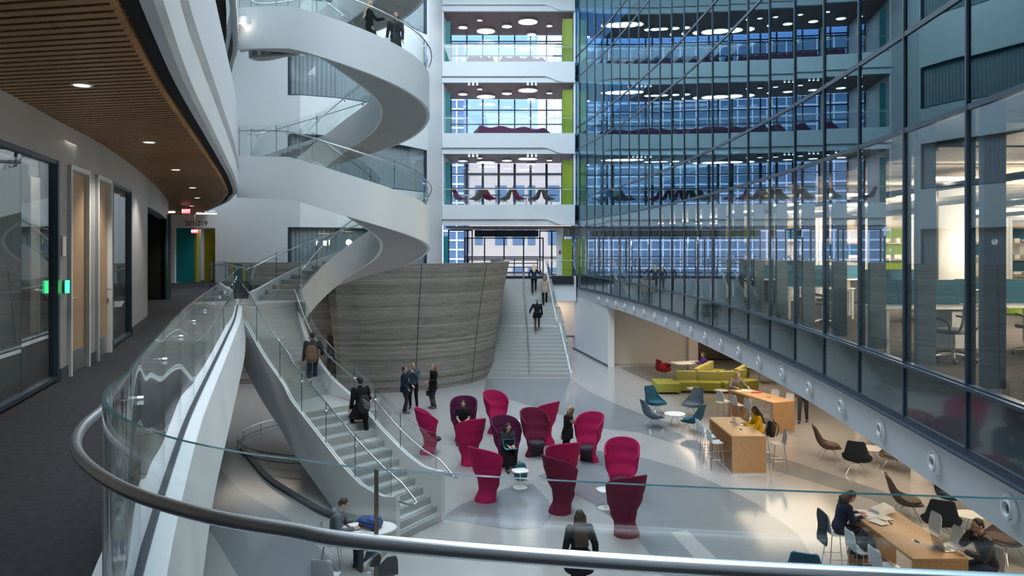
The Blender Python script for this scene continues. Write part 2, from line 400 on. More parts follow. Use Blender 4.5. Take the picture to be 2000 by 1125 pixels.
# ---- corridor: slatted wood ceiling
ZC = 7.8
def hit(path, c, sl):
    """x where the line y=c+sl*x meets the path"""
    r = []
    for a, b in zip(path, path[1:]):
        fa = a[1]-c-sl*a[0]; fb = b[1]-c-sl*b[0]
        if (fa <= 0) != (fb <= 0): r.append(a[0]+(b[0]-a[0])*fa/(fa-fb))
    return r
left_b = [Vector(p[:2]) for p in WALL]+[Vector(p[:2]) for p in BULK]+V2((-19.4, 31), (-19.4, 36.9))
right_b = offset(EDGE3, -.27)
s = MB(); k = 0; c = -3.2
while c < 36.6:
    sl = -.19
    a = hit(left_b, c, sl); b = hit(right_b, c, sl)
    xl = min(a) if a else -19.2
    bb = [x for x in b if x > xl]
    if bb:
        xr = min(bb)
        cuts = [xl]; x = xl+1.2+((k*.37) % 1)*2.4
        while x < xr-.3: cuts.append(x); x += 2.4
        cuts.append(xr)
        for u, v in zip(cuts, cuts[1:]):
            m_ = (u+v)/2; s.box((m_, c+sl*m_, ZC+.045), ((v-u-.012)*1.018, .088, .09), math.atan(sl))
    k += 1; c += .142
struct('ceiling_slats', s, 'oakslat')
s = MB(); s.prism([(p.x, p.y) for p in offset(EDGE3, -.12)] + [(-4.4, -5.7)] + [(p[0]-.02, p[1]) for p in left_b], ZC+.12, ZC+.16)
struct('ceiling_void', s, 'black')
# ---- corridor wall with its windows and doors
def stretch(p0, p1, path):
    """part of a path between bearings p0 and p1"""
    A = onto(path, p0); B = onto(path, p1); out = [A]
    on = False
    for q in path:
        q = Vector(q[:2]); k = 1000+1500*q.x/q.y if q.y > .1 else -9999
        if p0 < k < p1: out.append(q)
    return out+[B]
wall = MB(); base = MB()
def wseg(path, z0, z1, t=.22): sweep(wall, path, [(0, z0), (0, z1), (t, z1), (t, z0)], 0)
front = [Vector(p[:2]) for p in WALL if p[1] <= 5.1]
iG = onto(WALL, -420)
wseg([Vector(p[:2]) for p in WALL if p[1] < iG.y-.05]+[iG], 4.5, 7.95)
allp = [Vector(p[:2]) for p in WALL]
wseg([iG]+[p for p in allp if p.y > iG.y+.02], 7.30, 7.95)
for a, b in ((117, 132), (171, 186), (214, 221), (258, 288.2)):
    seg = stretch(a, b, WALL); wseg(seg, 4.5, 7.30); sweep(base, seg, [(-.012, 4.5), (-.012, 4.66), (0, 4.66), (0, 4.5)], 0)
wseg([Vector(p[:2]) for p in BULK], 7.15, 7.95, .25)
struct('wall_corridor', wall, 'greywall', smooth=True)
struct('baseboard_corridor', base, 'darkbase')
s = MB(); s.add([(-8.45, 17.7, 4.5), (-8.45, 17.7, 7.95), (-8.6, 17.75, 7.95), (-8.6, 17.75, 4.5)], [(0, 1, 2, 3)]); s.box((-13.0, 18.35, 6.2), (9.1, .2, 3.4), -.14)
struct('wall_niche', s, 'greywall')
s = MB(); s.box((-12.55, 25.4, 5.9), (2.4, .3, 2.8)); struct('wall_dark_pier', s, 'black')
s = MB(); s.box((-11.33, 25.17, 5.9), (.05, .03, 2.8)); struct('trim_pier_edge', s, 'edge')
def window_run(name, a, b, z0, z1, path, nm, back=.06, curtain=True, glass='officewin', fr='mullion', group=None):
    seg = stretch(a, b, path)
    f = MB(); sweep(f, seg, [(back-.05, z0), (back-.05, z0+.05), (back+.03, z0+.05), (back+.03, z0)], 0)
    sweep(f, seg, [(back-.05, z1-.05), (back-.05, z1), (back+.03, z1), (back+.03, z1-.05)], 0)
    for p, q in ((0, 1), (-1, -2)):
        P = seg[p]; Q = seg[q]; t = (Q-P).normalized(); S = [P, P+t*.08] if p == 0 else [P+t*.08, P]
        sweep(f, S, [(back-.06, z0), (back-.06, z1), (back+.1, z1), (back+.1, z0)], 0)
    o = struct(name, f, fr)
    gl = MB(); R = resample(seg, 1.25)
    for P, Q in zip(R, R[1:]):
        t = (Q-P).normalized()*.004
        sweep(gl, [P+t, Q-t], [(back-.006, z0+.05), (back-.006, z1-.05), (back+.006, z1-.05), (back+.006, z0+.05)], 0)
    gl.build('pane', glass, o, False)
    return o, seg
def drape(label, seg, off, z0, z1, wave=.045, pitch=.17, group=None, m='curtain'):
    R = resample(seg, pitch/4); o = offset(R, off); n = offset(R, off+wave)
    mb = MB(); rows = []
    for i in range(len(R)):
        w = .5+.5*math.sin(i*PI/2+.6*math.sin(i*.13)); p = o[i].lerp(n[i], w); q = o[i].lerp(n[i], .5+.5*math.sin(i*PI/2+.9))
        rows.append([(q.x, q.y, z0), (p.x, p.y, (z0+z1)/2), (p.x, p.y, z1)])
    mb.loft(rows, False, False)
    c = mb.build('curtain', m); return tag(c, label, 'curtain', group)
w1, sg = window_run('window_1', -420, 117, 4.53, 7.30, WALL, 'a')
drape('full height sheer pale curtain behind the large corridor window', sg, .3, 4.6, 7.25, m='curtain')
w2, sg = window_run('window_2', 221, 258, 4.53, 7.30, WALL, 'b')
drape('narrow sheer pale curtain behind the slim corridor window past the second door', sg, .25, 4.6, 7.25)
def corridor_door(i, a, b, lockside, reader):
    A = onto(WALL, a); B = onto(WALL, b); t = (B-A).normalized(); w = (B-A).length; ang = math.atan2(t.y, t.x)
    T = Matrix.Translation((A.x, A.y, 4.5)) @ Matrix.Rotation(ang, 4, 'Z')     # x along the wall, +y into the room
    f = MB(); f.box((.03, .025, 1.4), (.06, .13, 2.8), T=T); f.box((w-.03, .025, 1.4), (.06, .13, 2.8), T=T); f.box((w/2, .025, 2.77), (w, .13, .06), T=T)
    root = struct('door_%d' % i, f, 'steel' if False else 'fascia')
    l = MB(); l.box((w/2, .045, 1.37), (w-.13, .045, 2.7), T=T); leaf = l.build('leaf', 'door', root, False)
    k = MB(); k.box((w/2, .018, .16), (w-.2, .008, .3), T=T); k.build('kick_plate', 'steel', leaf, False)
    h = MB(); x = .12 if lockside == 0 else w-.14
    h.box((x, .016, 1.02), (.05, .012, .2), T=T); h.tube([(x, .01, 1.03), (x, -.045, 1.03), (x+(.12 if lockside == 0 else -.12), -.045, 1.03)], .011, 8, T=T)
    h.build('handle', 'chrome', leaf)
    return T, w
T1, wd1 = corridor_door(1, 133, 171, 0, True)
T2, wd2 = corridor_door(2, 187, 214, 1, False)
def small_box(name, label, cat, T, c, d, m, extra=None):
    mb = MB(); mb.rbox(c, d, .01, T=T); o = mb.build(name, m); tag(o, label, cat)
    if extra:
        e = MB(); e.box(extra[0], extra[1], T=T); e.build(extra[3], extra[2], o, False)
    return o
small_box('card_reader', 'card reader with a lit green bar on the wall left of the first corridor door', 'card reader', T1, (-.22, -.045, 1.20), (.09, .06, .17), 'plasticdark', ((-.262, -.06, 1.2), (.012, .05, .16), 'greenled', 'status_light'))
small_box('room_sign', 'small pale room sign plate high on the wall left of the first corridor door', 'sign', T1, (-.24, -.015, 1.72), (.14, .02, .26), 'laminate')
# ---- far wall of the corridor level with the coloured lobby doors, rising through all levels behind the spiral stair
bw = MB()
X0, X1 = -16.25, -14.3
sweep(bw, [BACK_K[0], Vector((X0, 37))], [(0, 4.5), (0, 7.95), (.3, 7.95), (.3, 4.5)], 0)
sweep(bw, [Vector((X0, 37)), Vector((X1, 37))], [(0, 7.17), (0, 7.95), (.3, 7.95), (.3, 7.17)], 0)
wa, wb = 562, 834
A = onto(BACK_K, wa); B = onto(BACK_K, wb)
ks = [k for k in BACK_K if A.x < k.x < B.x]
pre = [Vector((X1, 37))]+[k for k in BACK_K if X1 < k.x < A.x]+[A]; post = [B]+[k for k in BACK_K if k.x > B.x]
sweep(bw, pre, [(0, 3.6), (0, 23), (.3, 23), (.3, 3.6)], 0); sweep(bw, post, [(0, 3.6), (0, 23), (.3, 23), (.3, 3.6)], 0)
WB = [(5.0, 7.2), (9.3, 11.7), (13.55, 15.75), (18.2, 20.4)]
zz = [3.6]+[z for w in WB for z in w]+[23]
for z0, z1 in zip(zz[::2], zz[1::2]): sweep(bw, [A]+ks+[B], [(0, z0), (0, z1), (.3, z1), (.3, z0)], 0)
sweep(bw, [BACK_K[0], Vector((X1, 37))], [(0, 8.0), (0, 23), (.3, 23), (.3, 8.0)], 0)
struct('wall_back', bw, 'white')
for i, (z0, z1) in enumerate(WB):
    o, sg = window_run('window_%d' % (3+i), wa, wb, z0, z1, BACK_K, 'c', glass='clearwin')
    drape('blue-grey curtain in the %s tall window behind the spiral stair' % ('lowest', 'second lowest', 'third', 'topmost')[i], sg, .16, z0, z1, .07, .22)
    d = MB(); sweep(d, sg, [(.32, z0-.1), (.32, z1+.1), (.36, z1+.1), (.36, z0-.1)], 0); struct('wall_backing_%d' % (i+1), d, 'darkbase')
s = MB(); s.box((-16.4, 35.45, 2.0), (7.6, .2, 4.0)); struct('wall_lobby_left', s, 'darkwood')
lamp('lobby_left_lamp', 'AREA', (-10.5, 31.5, 3.9), 26, WARM, (0, 0, 0), 3, 3)
# lobby beyond the doorway
d = MB(); d.box((X0-.1, 39.5, 5.9), (.1, 4.6, 2.9)); d.box(((X0+X1)/2, 42, 5.9), (2.6, .1, 2.9)); struct('wall_lobby', d, 'whitewarm')
d = MB(); d.box(((X0+X1)/2, 39.8, 7.25), (2.0, 4.8, .1)); struct('ceiling_lobby', d, 'white')
d = MB(); d.box(((X0+X1)/2, 39.8, 4.47), (2.8, 4.9, .05)); struct('floor_lobby', d, 'carpet')
s = MB(); s.box((X0+.42, 37.25, 5.85), (.80, .1, 2.62), .12); tag(s.build('teal_panel', 'teal', None, False), 'teal painted panel in the doorway under the room number sign', 'panel')
s = MB(); s.box((X0+.90, 37.5, 5.83), (.12, .5, 2.6)); tag(s.build('yellow_panel_edge', 'olive', None, False), 'narrow yellow-green upright strip beside the teal panel', 'panel')
s = MB(); s.box((X1-.36, 37.5, 5.83), (.72, .1, 2.6), -.1); tag(s.build('olive_panel', 'olive', None, False), 'olive green painted panel at the right of the far doorway', 'panel')
s = MB(); s.box((X0+1.2, 38.6, 5.6), (.42, .06, 2.2)); o = s.build('door_3', 'door', None, False); o['kind'] = 'structure'
lamp('lobby_lamp', 'AREA', ((X0+X1)/2, 38.6, 7.1), 14, WARM, (0, 0, 0), 1, 2)
def text(body, size, loc, rot, m, depth=.004, name='lettering', parent=None, align='CENTER'):
    cu = bpy.data.curves.new(name, 'FONT'); cu.body = body; cu.size = size; cu.extrude = depth; cu.align_x = align; cu.align_y = 'CENTER'
    o = bpy.data.objects.new(name, cu); C.objects.link(o); dg = bpy.context.evaluated_depsgraph_get()
    me = bpy.data.meshes.new_from_object(o.evaluated_get(dg)); bpy.data.objects.remove(o)
    o = bpy.data.objects.new(name, me); C.objects.link(o); me.materials.clear(); me.materials.append(M[m]); o.location = loc; o.rotation_euler = rot
    if parent: o.parent = parent
    return o
t = text('201-219', .33, (-15.2, 36.98, 7.37), (PI/2, 0, 0), 'ink'); t.name = 'room_number_sign'
tag(t, 'black lettering 201-219 on the white wall above the teal and olive doorway', 'sign')
def exit_sign(loc, label):
    r = thing('exit_sign', label, 'sign', loc)
    b = MB(); b.rbox((0, 0, 0), (.30, .05, .18), .01); b.build('housing', 'exit', r)
    b = MB(); b.tube([(0, 0, .08), (0, 0, 7.81-loc[2])], .010, 6); b.build('stem', 'chrome', r)
    text('EXIT', .16, (0, -.028, 0), (PI/2, 0, 0), 'exittext', parent=r)
exit_sign((-14.95, 36.2, 6.98), 'small red lit exit sign hanging before the olive panel')
exit_sign((-12.3, 29.0, 7.58), 'red exit sign hanging from the wood slat ceiling of the corridor')
for (x, y) in ((-15.3, 33.8), (-14.0, 35.2)):
    b = MB(); b.box((x, y, 7.765), (.9, .10, .05)); o = b.build('linear_light', 'lampcool', None, False)
    tag(o, 'linear white ceiling light %s before the far corridor wall' % ('left' if x < -15 else 'right'), 'light', 'linear lights at the corridor end')
def corridor_fill(): pass
dl = None
lamp('curtain_fill', 'AREA', (-7.3, 6.5, 7.6), 90, (1, .93, .82), (0, 0, 0), 3, 8)  # added fill lights behind the corridor windows, to lighten the curtains
lamp('curtain_fill', 'AREA', (-8.6, 13.5, 7.6), 50, (1, .93, .82), (0, 0, 0), 2, 4)
for i, (px, py) in enumerate(((160, 165), (291, 277), (343, 331), (376, 366), (385, 386), (374, 402))):
    d = 2400/(484-py); x = (px-1000)/1500*d
    lab = 'recessed round ceiling light in the wood slats, %s' % ('nearest and largest in view', 'second nearest', 'third from the viewer', 'fourth from the viewer', 'fifth from the viewer', 'farthest one near the exit sign')[i]
    if dl is None:
        dl = thing('downlight', lab, 'light', (x, d, ZC), 0, 'round lights in the corridor ceiling')
        b = MB(); b.lathe([(.075, .0), (.075, -.012), (.10, -.014), (.10, .05)], n=20); b.build('trim_ring', 'fascia', dl)
        b = MB(); b.lathe([(.0, -.008), (.073, -.008), (.073, .0), (.0, .0)], n=20); b.build('lens', 'lamp', dl)
    else: dup(dl, (x, d, ZC), 0, lab)
    lamp('downlight_lamp', 'SPOT', (x, d, ZC-.05), 120, (1, .9, .78), (0, 0, 0), .07, spot=110)
# ---- roof and the wall behind the viewpoint
s = MB(); s.box((0, 22, 23.2), (44, 64, .3)); struct('ceiling_roof', s, 'white')
s = MB(); s.box((0, -6.1, 11), (44, .3, 24)); struct('wall_rear', s, 'greywall')
for i, L in enumerate((L3, L4, L5)):
    s = MB(); sweep(s, [Vector((p[0]+.0, p[1])) for p in left_b], [(0, L), (0, L+3.4), (.2, L+3.4), (.2, L)], 0); struct('wall_gallery_%d' % (i+3), s, 'white', smooth=True)
s = MB(); s.box((-20.1, 16, 11), (.3, 44, 24)); struct('wall_left', s, 'white')
s = MB(); s.box((-9.6, 6, 6.1), (.2, 23.5, 3.4)); struct('wall_office_left', s, 'whitewarm')
# room behind the corridor windows
# ================================================================ GLASS GUARDS AND HANDRAILS
def rail3(path3, off):   # path3: list of (x,y,z)
    P = [Vector(p) for p in path3]; q = offset(P, off); return [Vector((a.x, a.y, p.z)) for a, p in zip(q, P)]
def cut3(path3, s0, s1):
    P = [Vector(p) for p in path3]; L = [0]
    for a, b in zip(P, P[1:]): L.append(L[-1]+((b-a).xy.length))
    def at(s):
        for i in range(len(L)-1):
            if L[i+1] >= s: t = (s-L[i])/max(1e-9, L[i+1]-L[i]); return P[i].lerp(P[i+1], t)
        return P[-1].copy()
    return [at(s0)]+[P[i] for i in range(len(P)) if s0+.01 < L[i] < s1-.01]+[at(s1)], L[-1]
def plen(path3): return cut3(path3, 0, 1)[1]
def glass_strip(mb, pts, lo, hi, t=.014):
    """standing pane along 3-D points, lo/hi above the points"""
    P = [Vector(p) for p in pts]; a = offset(P, -t/2); b = offset(P, t/2); rows = []
    for i, p in enumerate(P): rows.append([(a[i].x, a[i].y, p.z+lo), (a[i].x, a[i].y, p.z+hi), (b[i].x, b[i].y, p.z+hi), (b[i].x, b[i].y, p.z+lo)])
    n = len(rows); k = len(mb.v); mb.v += [q for r in rows for q in r]
    for i in range(n-1):
        for j in range(4):
            A = k+i*4+j; B = k+i*4+(j+1) % 4; mb.f.append((A, B, B+4, A+4)); mb.m.append(1 if j in (1, 3) else 0)
    mb.f.append((k+3, k+2, k+1, k)); mb.f.append(tuple(k+(n-1)*4+q for q in range(4))); mb.m += [1, 1]
def guard(parent, path3, marks, lo, hi, rail_off=-.09, rail_h=.9, r=.02, rail=True, gap=.006, ends=None, brackets=True):
    for s0, s1 in zip(marks, marks[1:]):
        seg, _ = cut3(path3, s0+gap, s1-gap); mb = MB(); glass_strip(mb, seg, lo, hi)
        mb.build('glass_panel', ['guard', 'edge'], parent)
    if rail:
        rp = rail3(path3, rail_off); rp = [p+Vector((0, 0, rail_h)) for p in rp]
        if ends: rp = [Vector(e) for e in ends[0]]+rp+[Vector(e) for e in ends[1]]
        mb = MB(); mb.tube(rp, r, 12); h = mb.build('handrail', 'steel', parent)
        if brackets:
            for s0 in marks[1:-1]:
                (a, b), _ = cut3(path3, s0, s0+.02)[0][:2], 0
                q = rail3([a, b], rail_off)[0]; n = (q-a).normalized(); z = Vector((0, 0, rail_h))
                mb = MB(); mb.tube([q+z-Vector((0, 0, r)), q+z-Vector((0, 0, .07)), a+z-Vector((0, 0, .07))-n*.015], .008, 6)
                mb.tube([a+z-Vector((0, 0, .07))+n*.022, a+z-Vector((0, 0, .07))-n*.022], .024, 10); mb.build('bracket', 'chrome', h)
E3 = [Vector((p.x, p.y, 4.5)) for p in EDGE]
# arc length of the joint seen just left of the middle
L = 0; sj = 0
for a, b in zip(E3, E3[1:]):
    L += (b-a).length
    if b.x < -.335: sj = L
tot = plen(E3); marks = [sj]; m_ = sj-2.75
while m_ > .2: marks.append(m_); m_ -= 1.5
marks.append(0.05); marks = sorted(marks)+[sj+2.6, tot-.02]
root = thing('balcony_balustrade', 'curved glass balustrade with brushed steel handrail round the carpeted gallery in the foreground', 'balustrade', (0, 0, 0))
guard(root, E3, marks, .01, 1.12, -.095, .965, .0205, gap=.003)
mb = MB(); sweep(mb, EDGE, [(-.03, 4.5), (-.03, 4.525), (.03, 4.525), (.03, 4.5)], 0); mb.build('base_channel', 'darksteel', root)

# ================================================================ THE SPIRAL STAIR
def smooth_z(S, n=3, it=3):
    z = [p[2] for p in S]
    for _ in range(it):
        z = [sum(z[max(0, i-n):i+n+1])/len(z[max(0, i-n):i+n+1]) for i in range(len(z))]
    return z
def stringer(parent, pts, zs, top, bot, t=.10, name='stringer', m='white', floor=None):
    P = [Vector(p) for p in pts]; a = offset(P, -t/2); b = offset(P, t/2); rows = []
    for i in range(len(P)):
        zt = zs[i]+(top[i] if isinstance(top, list) else top); zb = zs[i]-bot
        if floor is not None: zb = max(floor, zb)
        rows.append([(a[i].x, a[i].y, zb), (a[i].x, a[i].y, zt), (b[i].x, b[i].y, zt), (b[i].x, b[i].y, zb)])
    mb = MB(); mb.loft(rows, True, True); return mb.build(name, m, parent)
def steps(parent, S, z0, rise, n, name='step', single=True, mats=('tread', 'grip')):
    """S: list of (Lxy, Rxy) for each nosing line, n+1 lines; tread k lies between lines k and k+1 at z0+rise*(k+1)"""
    one = MB()
    for k in range(n):
        (a, b), (c, d) = S[k], S[k+1]; z = z0+rise*(k+1); mb = one if single else MB()
        e = (Vector(c)-Vector(a)).normalized()*.03; e2 = (Vector(d)-Vector(b)).normalized()*.03
        q = [a, b, Vector(d)+e2, Vector(c)+e]
        mb.add([(p[0], p[1], z-rise-.03) for p in q]+[(p[0], p[1], z) for p in q], [(3, 2, 1, 0), (4, 5, 6, 7), (0, 1, 5, 4), (1, 2, 6, 5), (2, 3, 7, 6), (3, 0, 4, 7)], 0)
        # ribbed strip near the nosing
        A = Vector(a).lerp(Vector(b), .05); B = Vector(b).lerp(Vector(a), .05); t1 = (Vector(c)-Vector(a)).normalized(); t2 = (Vector(d)-Vector(b)).normalized()
        for u0, u1 in ((.035, .05), (.06, .075), (.085, .10)):
            r = [A+t1*u0, B+t2*u0, B+t2*u1, A+t1*u1]; mb.add([(p.x, p.y, z+.003) for p in r], [(0, 1, 2, 3)], 1)
        if not single: mb.build(name, list(mats), parent, False)
    if single: one.build(name+'s', list(mats), parent, False)
stair = thing('spiral_staircase', 'white sculptural spiral staircase with glass guards winding from the lobby floor up past the galleries', 'staircase', (CEN[0], CEN[1], 0))
def loc(p): return Vector((p[0]-CEN[0], p[1]-CEN[1])+((p[2],) if len(p) > 2 else ()))
# lower flight
KEY = [(0, (-2.36, 16.2), (-1.60, 17.45)), (1.0, (-3.80, 17.70), (-2.85, 18.75)), (2.0, (-5.50, 19.75), (-4.40, 21.0)),
       (2.0, (-6.05, 20.45), (-5.32, 22.1)), (3.2, (-7.10, 21.55), (-6.25, 23.2)), (4.5, (-8.02, 22.72), (-6.85, 24.3))]
def keyat(u):
    P = KEY; i = min(int(u), len(P)-2); t = u-i; g = lambda k: P[max(0, min(len(P)-1, k))]
    def cr(j):
        a, b, c, d = [Vector(g(i+q)[j]) for q in (-1, 0, 1, 2)]
        return .5*((2*b)+(c-a)*t+(2*a-5*b+4*c-d)*t*t+(3*b-a-3*c+d)*t**3)
    return cr(1), cr(2), P[i][0]+(P[i+1][0]-P[i][0])*t
NL = 13; NU = 16; low = []
for k in range(NL+1):
    z = 2.0*k/NL; u = z if z <= 1 else 1+(z-1); low.append(keyat(u)[:2])
steps(stair, [(loc(a), loc(b)) for a, b in low], 0, 2.0/(NL), NL-1, single=False)
a0, b0 = low[NL-1]; a1, b1, _ = keyat(3.0)
mb = MB(); q = [a0, b0, b1+(b1-b0).normalized()*.03, a1]; q = [loc(p) for p in q]
mb.add([(p.x, p.y, 1.8) for p in q]+[(p.x, p.y, 2.0) for p in q], [(3, 2, 1, 0), (4, 5, 6, 7), (0, 1, 5, 4), (1, 2, 6, 5), (2, 3, 7, 6), (3, 0, 4, 7)]); mb.build('landing', 'tread', stair, False)
up = []
for k in range(NU+1):
    z = 2.0+2.5*k/NU; u = 3+(z-2)/1.2 if z <= 3.2 else 4+(z-3.2)/1.3; up.append(keyat(min(u, 4.9999))[:2])
steps(stair, [(loc(a), loc(b)) for a, b in up], 2.0, 2.5/NU, NU, single=False)
US = [i*.1 for i in range(50)]+[4.9999]
Lp = [keyat(u) for u in US]
Lz = smooth_z([(0, 0, p[2]) for p in Lp], 4, 4)
La = [0]
for (a, _b, _z), (c, _d, _e) in zip(Lp, Lp[1:]): La.append(La[-1]+(c-a).length)
LzO = [.62*z+.38*4.5*q/La[-1] for z, q in zip(Lz, La)]
def ramp(K, u):
    for (a, p), (b, q) in zip(K, K[1:]):
        if u <= b: return p+(q-p)*(u-a)/(b-a)
    return K[-1][1]
TL = [ramp(((0, .72), (.3, .46), (.7, .20), (1.1, .10), (5, .14)), u) for u in US]
TR = [ramp(((0, .68), (.5, .50), (1.3, .34), (5, .34)), u) for u in US]
outerL = [Vector((*loc(p[0]), z)) for p, z in zip(Lp, LzO)]; innerL = [Vector((*loc(p[1]), z)) for p, z in zip(Lp, Lz)]
outerL = [p for p in outerL]; oo = rail3(outerL, .05); ii = rail3(innerL, -.05)
stringer(stair, oo, LzO, TL, 1.15, .10, 'outer_stringer', floor=0)
stringer(stair, ii, Lz, TR, .70, .10, 'inner_stringer', floor=0)
def soffit(parent, A, B, za, zb, name='soffit'):
    rows = [[(a.x, a.y, max(0.01, z-za)), (b.x, b.y, max(0.01, z2-zb)), (b.x, b.y, max(.02, z2-zb+.05)), (a.x, a.y, max(.02, z-za+.05))] for a, b, z, z2 in [(p, q, p.z, q.z) for p, q in zip(A, B)]]
    mb = MB(); mb.loft(rows, True, True); return mb.build(name, 'soffit', parent)
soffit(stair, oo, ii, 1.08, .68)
Lo = plen(oo); Li = plen(ii)
# guard glass starts a little up the stair with a raked, rounded end
g0 = [p+Vector((0, 0, q)) for p, q in zip(oo, TL)]; g1 = [p+Vector((0, 0, q)) for p, q in zip(ii, TR)]
def rake(parent, path3, marks, h, name='glass_panel'):
    guard(parent, path3, marks, .0, h, rail=False)
def hand(parent, path3, off, h, r=.019, ends=(), n=12, marks=()):
    rp = [p+Vector((0, 0, h)) for p in rail3(path3, off)]; rp = [Vector(e) for e in ends]+rp
    mb = MB(); mb.tube(rp, r, n); hr = mb.build('handrail', 'steel', parent)
    for s0 in marks:
        (a, b) = cut3(path3, s0, s0+.02)[0][:2]; q = rail3([a, b], off)[0]; z = Vector((0, 0, h)); nn = (q-a).normalized()
        mb = MB(); mb.tube([q+z, q+z-Vector((0, 0, .06)), a+z-Vector((0, 0, .08))-nn*.01], .008, 6); mb.tube([a+z-Vector((0, 0, .08))+nn*.02, a+z-Vector((0, 0, .08))-nn*.02], .026, 10); mb.build('bracket', 'chrome', hr)
mo = [.25+i*(Lo-.3)/6 for i in range(7)]; rake(stair, g0, mo, .98)
mi_ = [.25+i*(Li-.3)/6 for i in range(7)]; rake(stair, g1, mi_, .85)
e0 = rail3(oo, -.10)[0]; d0 = (oo[0]-oo[1]); d0.z = 0; d0.normalize(); n0 = Vector((d0.y, -d0.x, 0))
loop0 = spline([e0-d0*.1+n0*.10+Vector((0, 0, .60)), e0+d0*.25+n0*.11+Vector((0, 0, .61)), e0+d0*.46+n0*.06+Vector((0, 0, .63)), e0+d0*.50+Vector((0, 0, .67)), e0+d0*.36+Vector((0, 0, .76)), e0+d0*.1+Vector((0, 0, .90))], 5)
hand(stair, oo, -.10, .95, ends=loop0, marks=mo[1:-1:1])
e1 = rail3(ii, .10)[0]; n1 = -n0
loop1 = spline([e1-d0*.1+n1*.12+Vector((0, 0, .60)), e1+d0*.25+n1*.16+Vector((0, 0, .61)), e1+d0*.46+n1*.10+Vector((0, 0, .63)), e1+d0*.50+Vector((0, 0, .67)), e1+d0*.36+Vector((0, 0, .76)), e1+d0*.1+Vector((0, 0, .90))], 5)
hand(stair, ii, .10, .95, ends=loop1, marks=mi_[1:-1:1])
# upper turns
RO, RI = 2.8, 1.3
def turn(Lb, full=True, last=False):
    th = list(range(186, -126, -6)); S = []
    ZK = [(172, 0), (90, 1.55), (70, 1.82), (45, 2.10), (20, 2.45), (0, 2.68), (-30, 2.96), (-68, 3.42), (-125, 4.3)]
    def zr(t):
        if t >= 172: return 0
        for (a, p), (b, q) in zip(ZK, ZK[1:]):
            if t >= b: return p+(q-p)*(a-t)/(a-b)
        return 4.3
    def th_of(z):
        for (a, p), (b, q) in zip(ZK, ZK[1:]):
            if z <= q: return a+(b-a)*(z-p)/(q-p)
        return -125
    Z = [(0, 0, zr(t)) for t in th]; zs = smooth_z(Z, 2, 2)
    O = [Vector((*loc(circ(RO, t)), Lb+z)) for t, z in zip(th, zs)]; I = [Vector((*loc(circ(RI, t)), Lb+z)) for t, z in zip(th, zs)]
    # the outer side runs out straight along the landing
    k = th.index(-108); O = O[:k+1]; nI = len(I)-len(O)
    tail = [(-6.95, 22.03), (-7.45, 22.14), (-7.98, 22.36)]
    for j in range(nI):
        t = (j+1)/nI; i = min(int(t*3), 2); pts = [circ(RO, -108)]+[Vector(p) for p in tail]; f = t*3-i
        p = pts[i].lerp(pts[i+1], f); O.append(Vector((*loc(p), I[k+1+j].z)))
    oz = [p.z for p in O]; iz = [p.z for p in I]
    stringer(stair, rail3(O, .0), oz, .28, .92, .10, 'outer_stringer'); stringer(stair, I, iz, .28, .80, .10, 'inner_stringer')
    rows = []
    for a, b in zip(O, I): rows.append([(a.x, a.y, a.z-.90), (b.x, b.y, b.z-.78), (b.x, b.y, b.z-.72), (a.x, a.y, a.z-.84)])
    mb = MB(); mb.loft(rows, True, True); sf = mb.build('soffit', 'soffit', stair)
    mb = MB()
    for q in range(4, len(O)-2, 5):    # panel joints of the soffit
        a, b = O[q], I[q]; t = (O[q+1]-O[q]).normalized()*.008; t2 = (I[q+1]-I[q]).normalized()*.008
        mb.add([(a.x, a.y, a.z-.905), (b.x, b.y, b.z-.785), (b.x+t2.x, b.y+t2.y, b.z-.785), (a.x+t.x, a.y+t.y, a.z-.905)], [(0, 1, 2, 3)])
    mb.build('joint_lines', 'darkbase', sf, False)
    # steps
    ang = [th_of(4.3*k/28) for k in range(29)]
    steps(stair, [(loc(circ(RO-.05, a)), loc(circ(RI+.05, a))) for a in ang], Lb, 4.3/28, 28, 'flight_of_step')
    # landing at the top of this turn
    T = Lb+4.3
    poly = [loc(p) for p in ([circ(RI, a) for a in range(180, 236, 8)]+[circ(RO-.05, -122), (-7.5, 22.28), (-7.95, 22.52), (-8.25, 22.9), (-8.6, 24.0), (-8.9, 25.2), circ(RO, 175)])]
    mb = MB(); mb.prism([tuple(p) for p in poly], T-.5, T); mb.build('landing', 'white', stair, False)
    Go = [p+Vector((0, 0, .28)) for p in O]; Gi = [p+Vector((0, 0, .28)) for p in I]
    A_ = plen(Go); B_ = plen(Gi)
    mk = [.1+i*(A_-.15)/10 for i in range(11)]; rake(stair, Go, mk, .88); hand(stair, O, .11, 1.0, marks=mk[1:-1])
    mk = [.1+i*(B_-.15)/7 for i in range(8)]; rake(stair, Gi, mk, .88); hand(stair, I, -.11, 1.0, marks=mk[1:-1])
    # end post of the landing
    p = O[-1]; mb = MB(); mb.tube([(p.x, p.y, p.z-.05), (p.x, p.y, p.z+1.12)], .03, 10); mb.build('end_post', 'steel', stair)
turn(L2); turn(L3); turn(L4)
poly = [loc(p) for p in ([circ(RI, a) for a in range(174, 236, 8)]+[(-6.85, 24.3), (-8.04, 22.74), (-8.9, 23.0), (-9.5, 25.6), (-8.75, 25.6), circ(RO, 170)])]
mb = MB(); mb.prism([tuple(p) for p in poly], 4.05, 4.504); mb.build('landing', 'tread', stair, False)
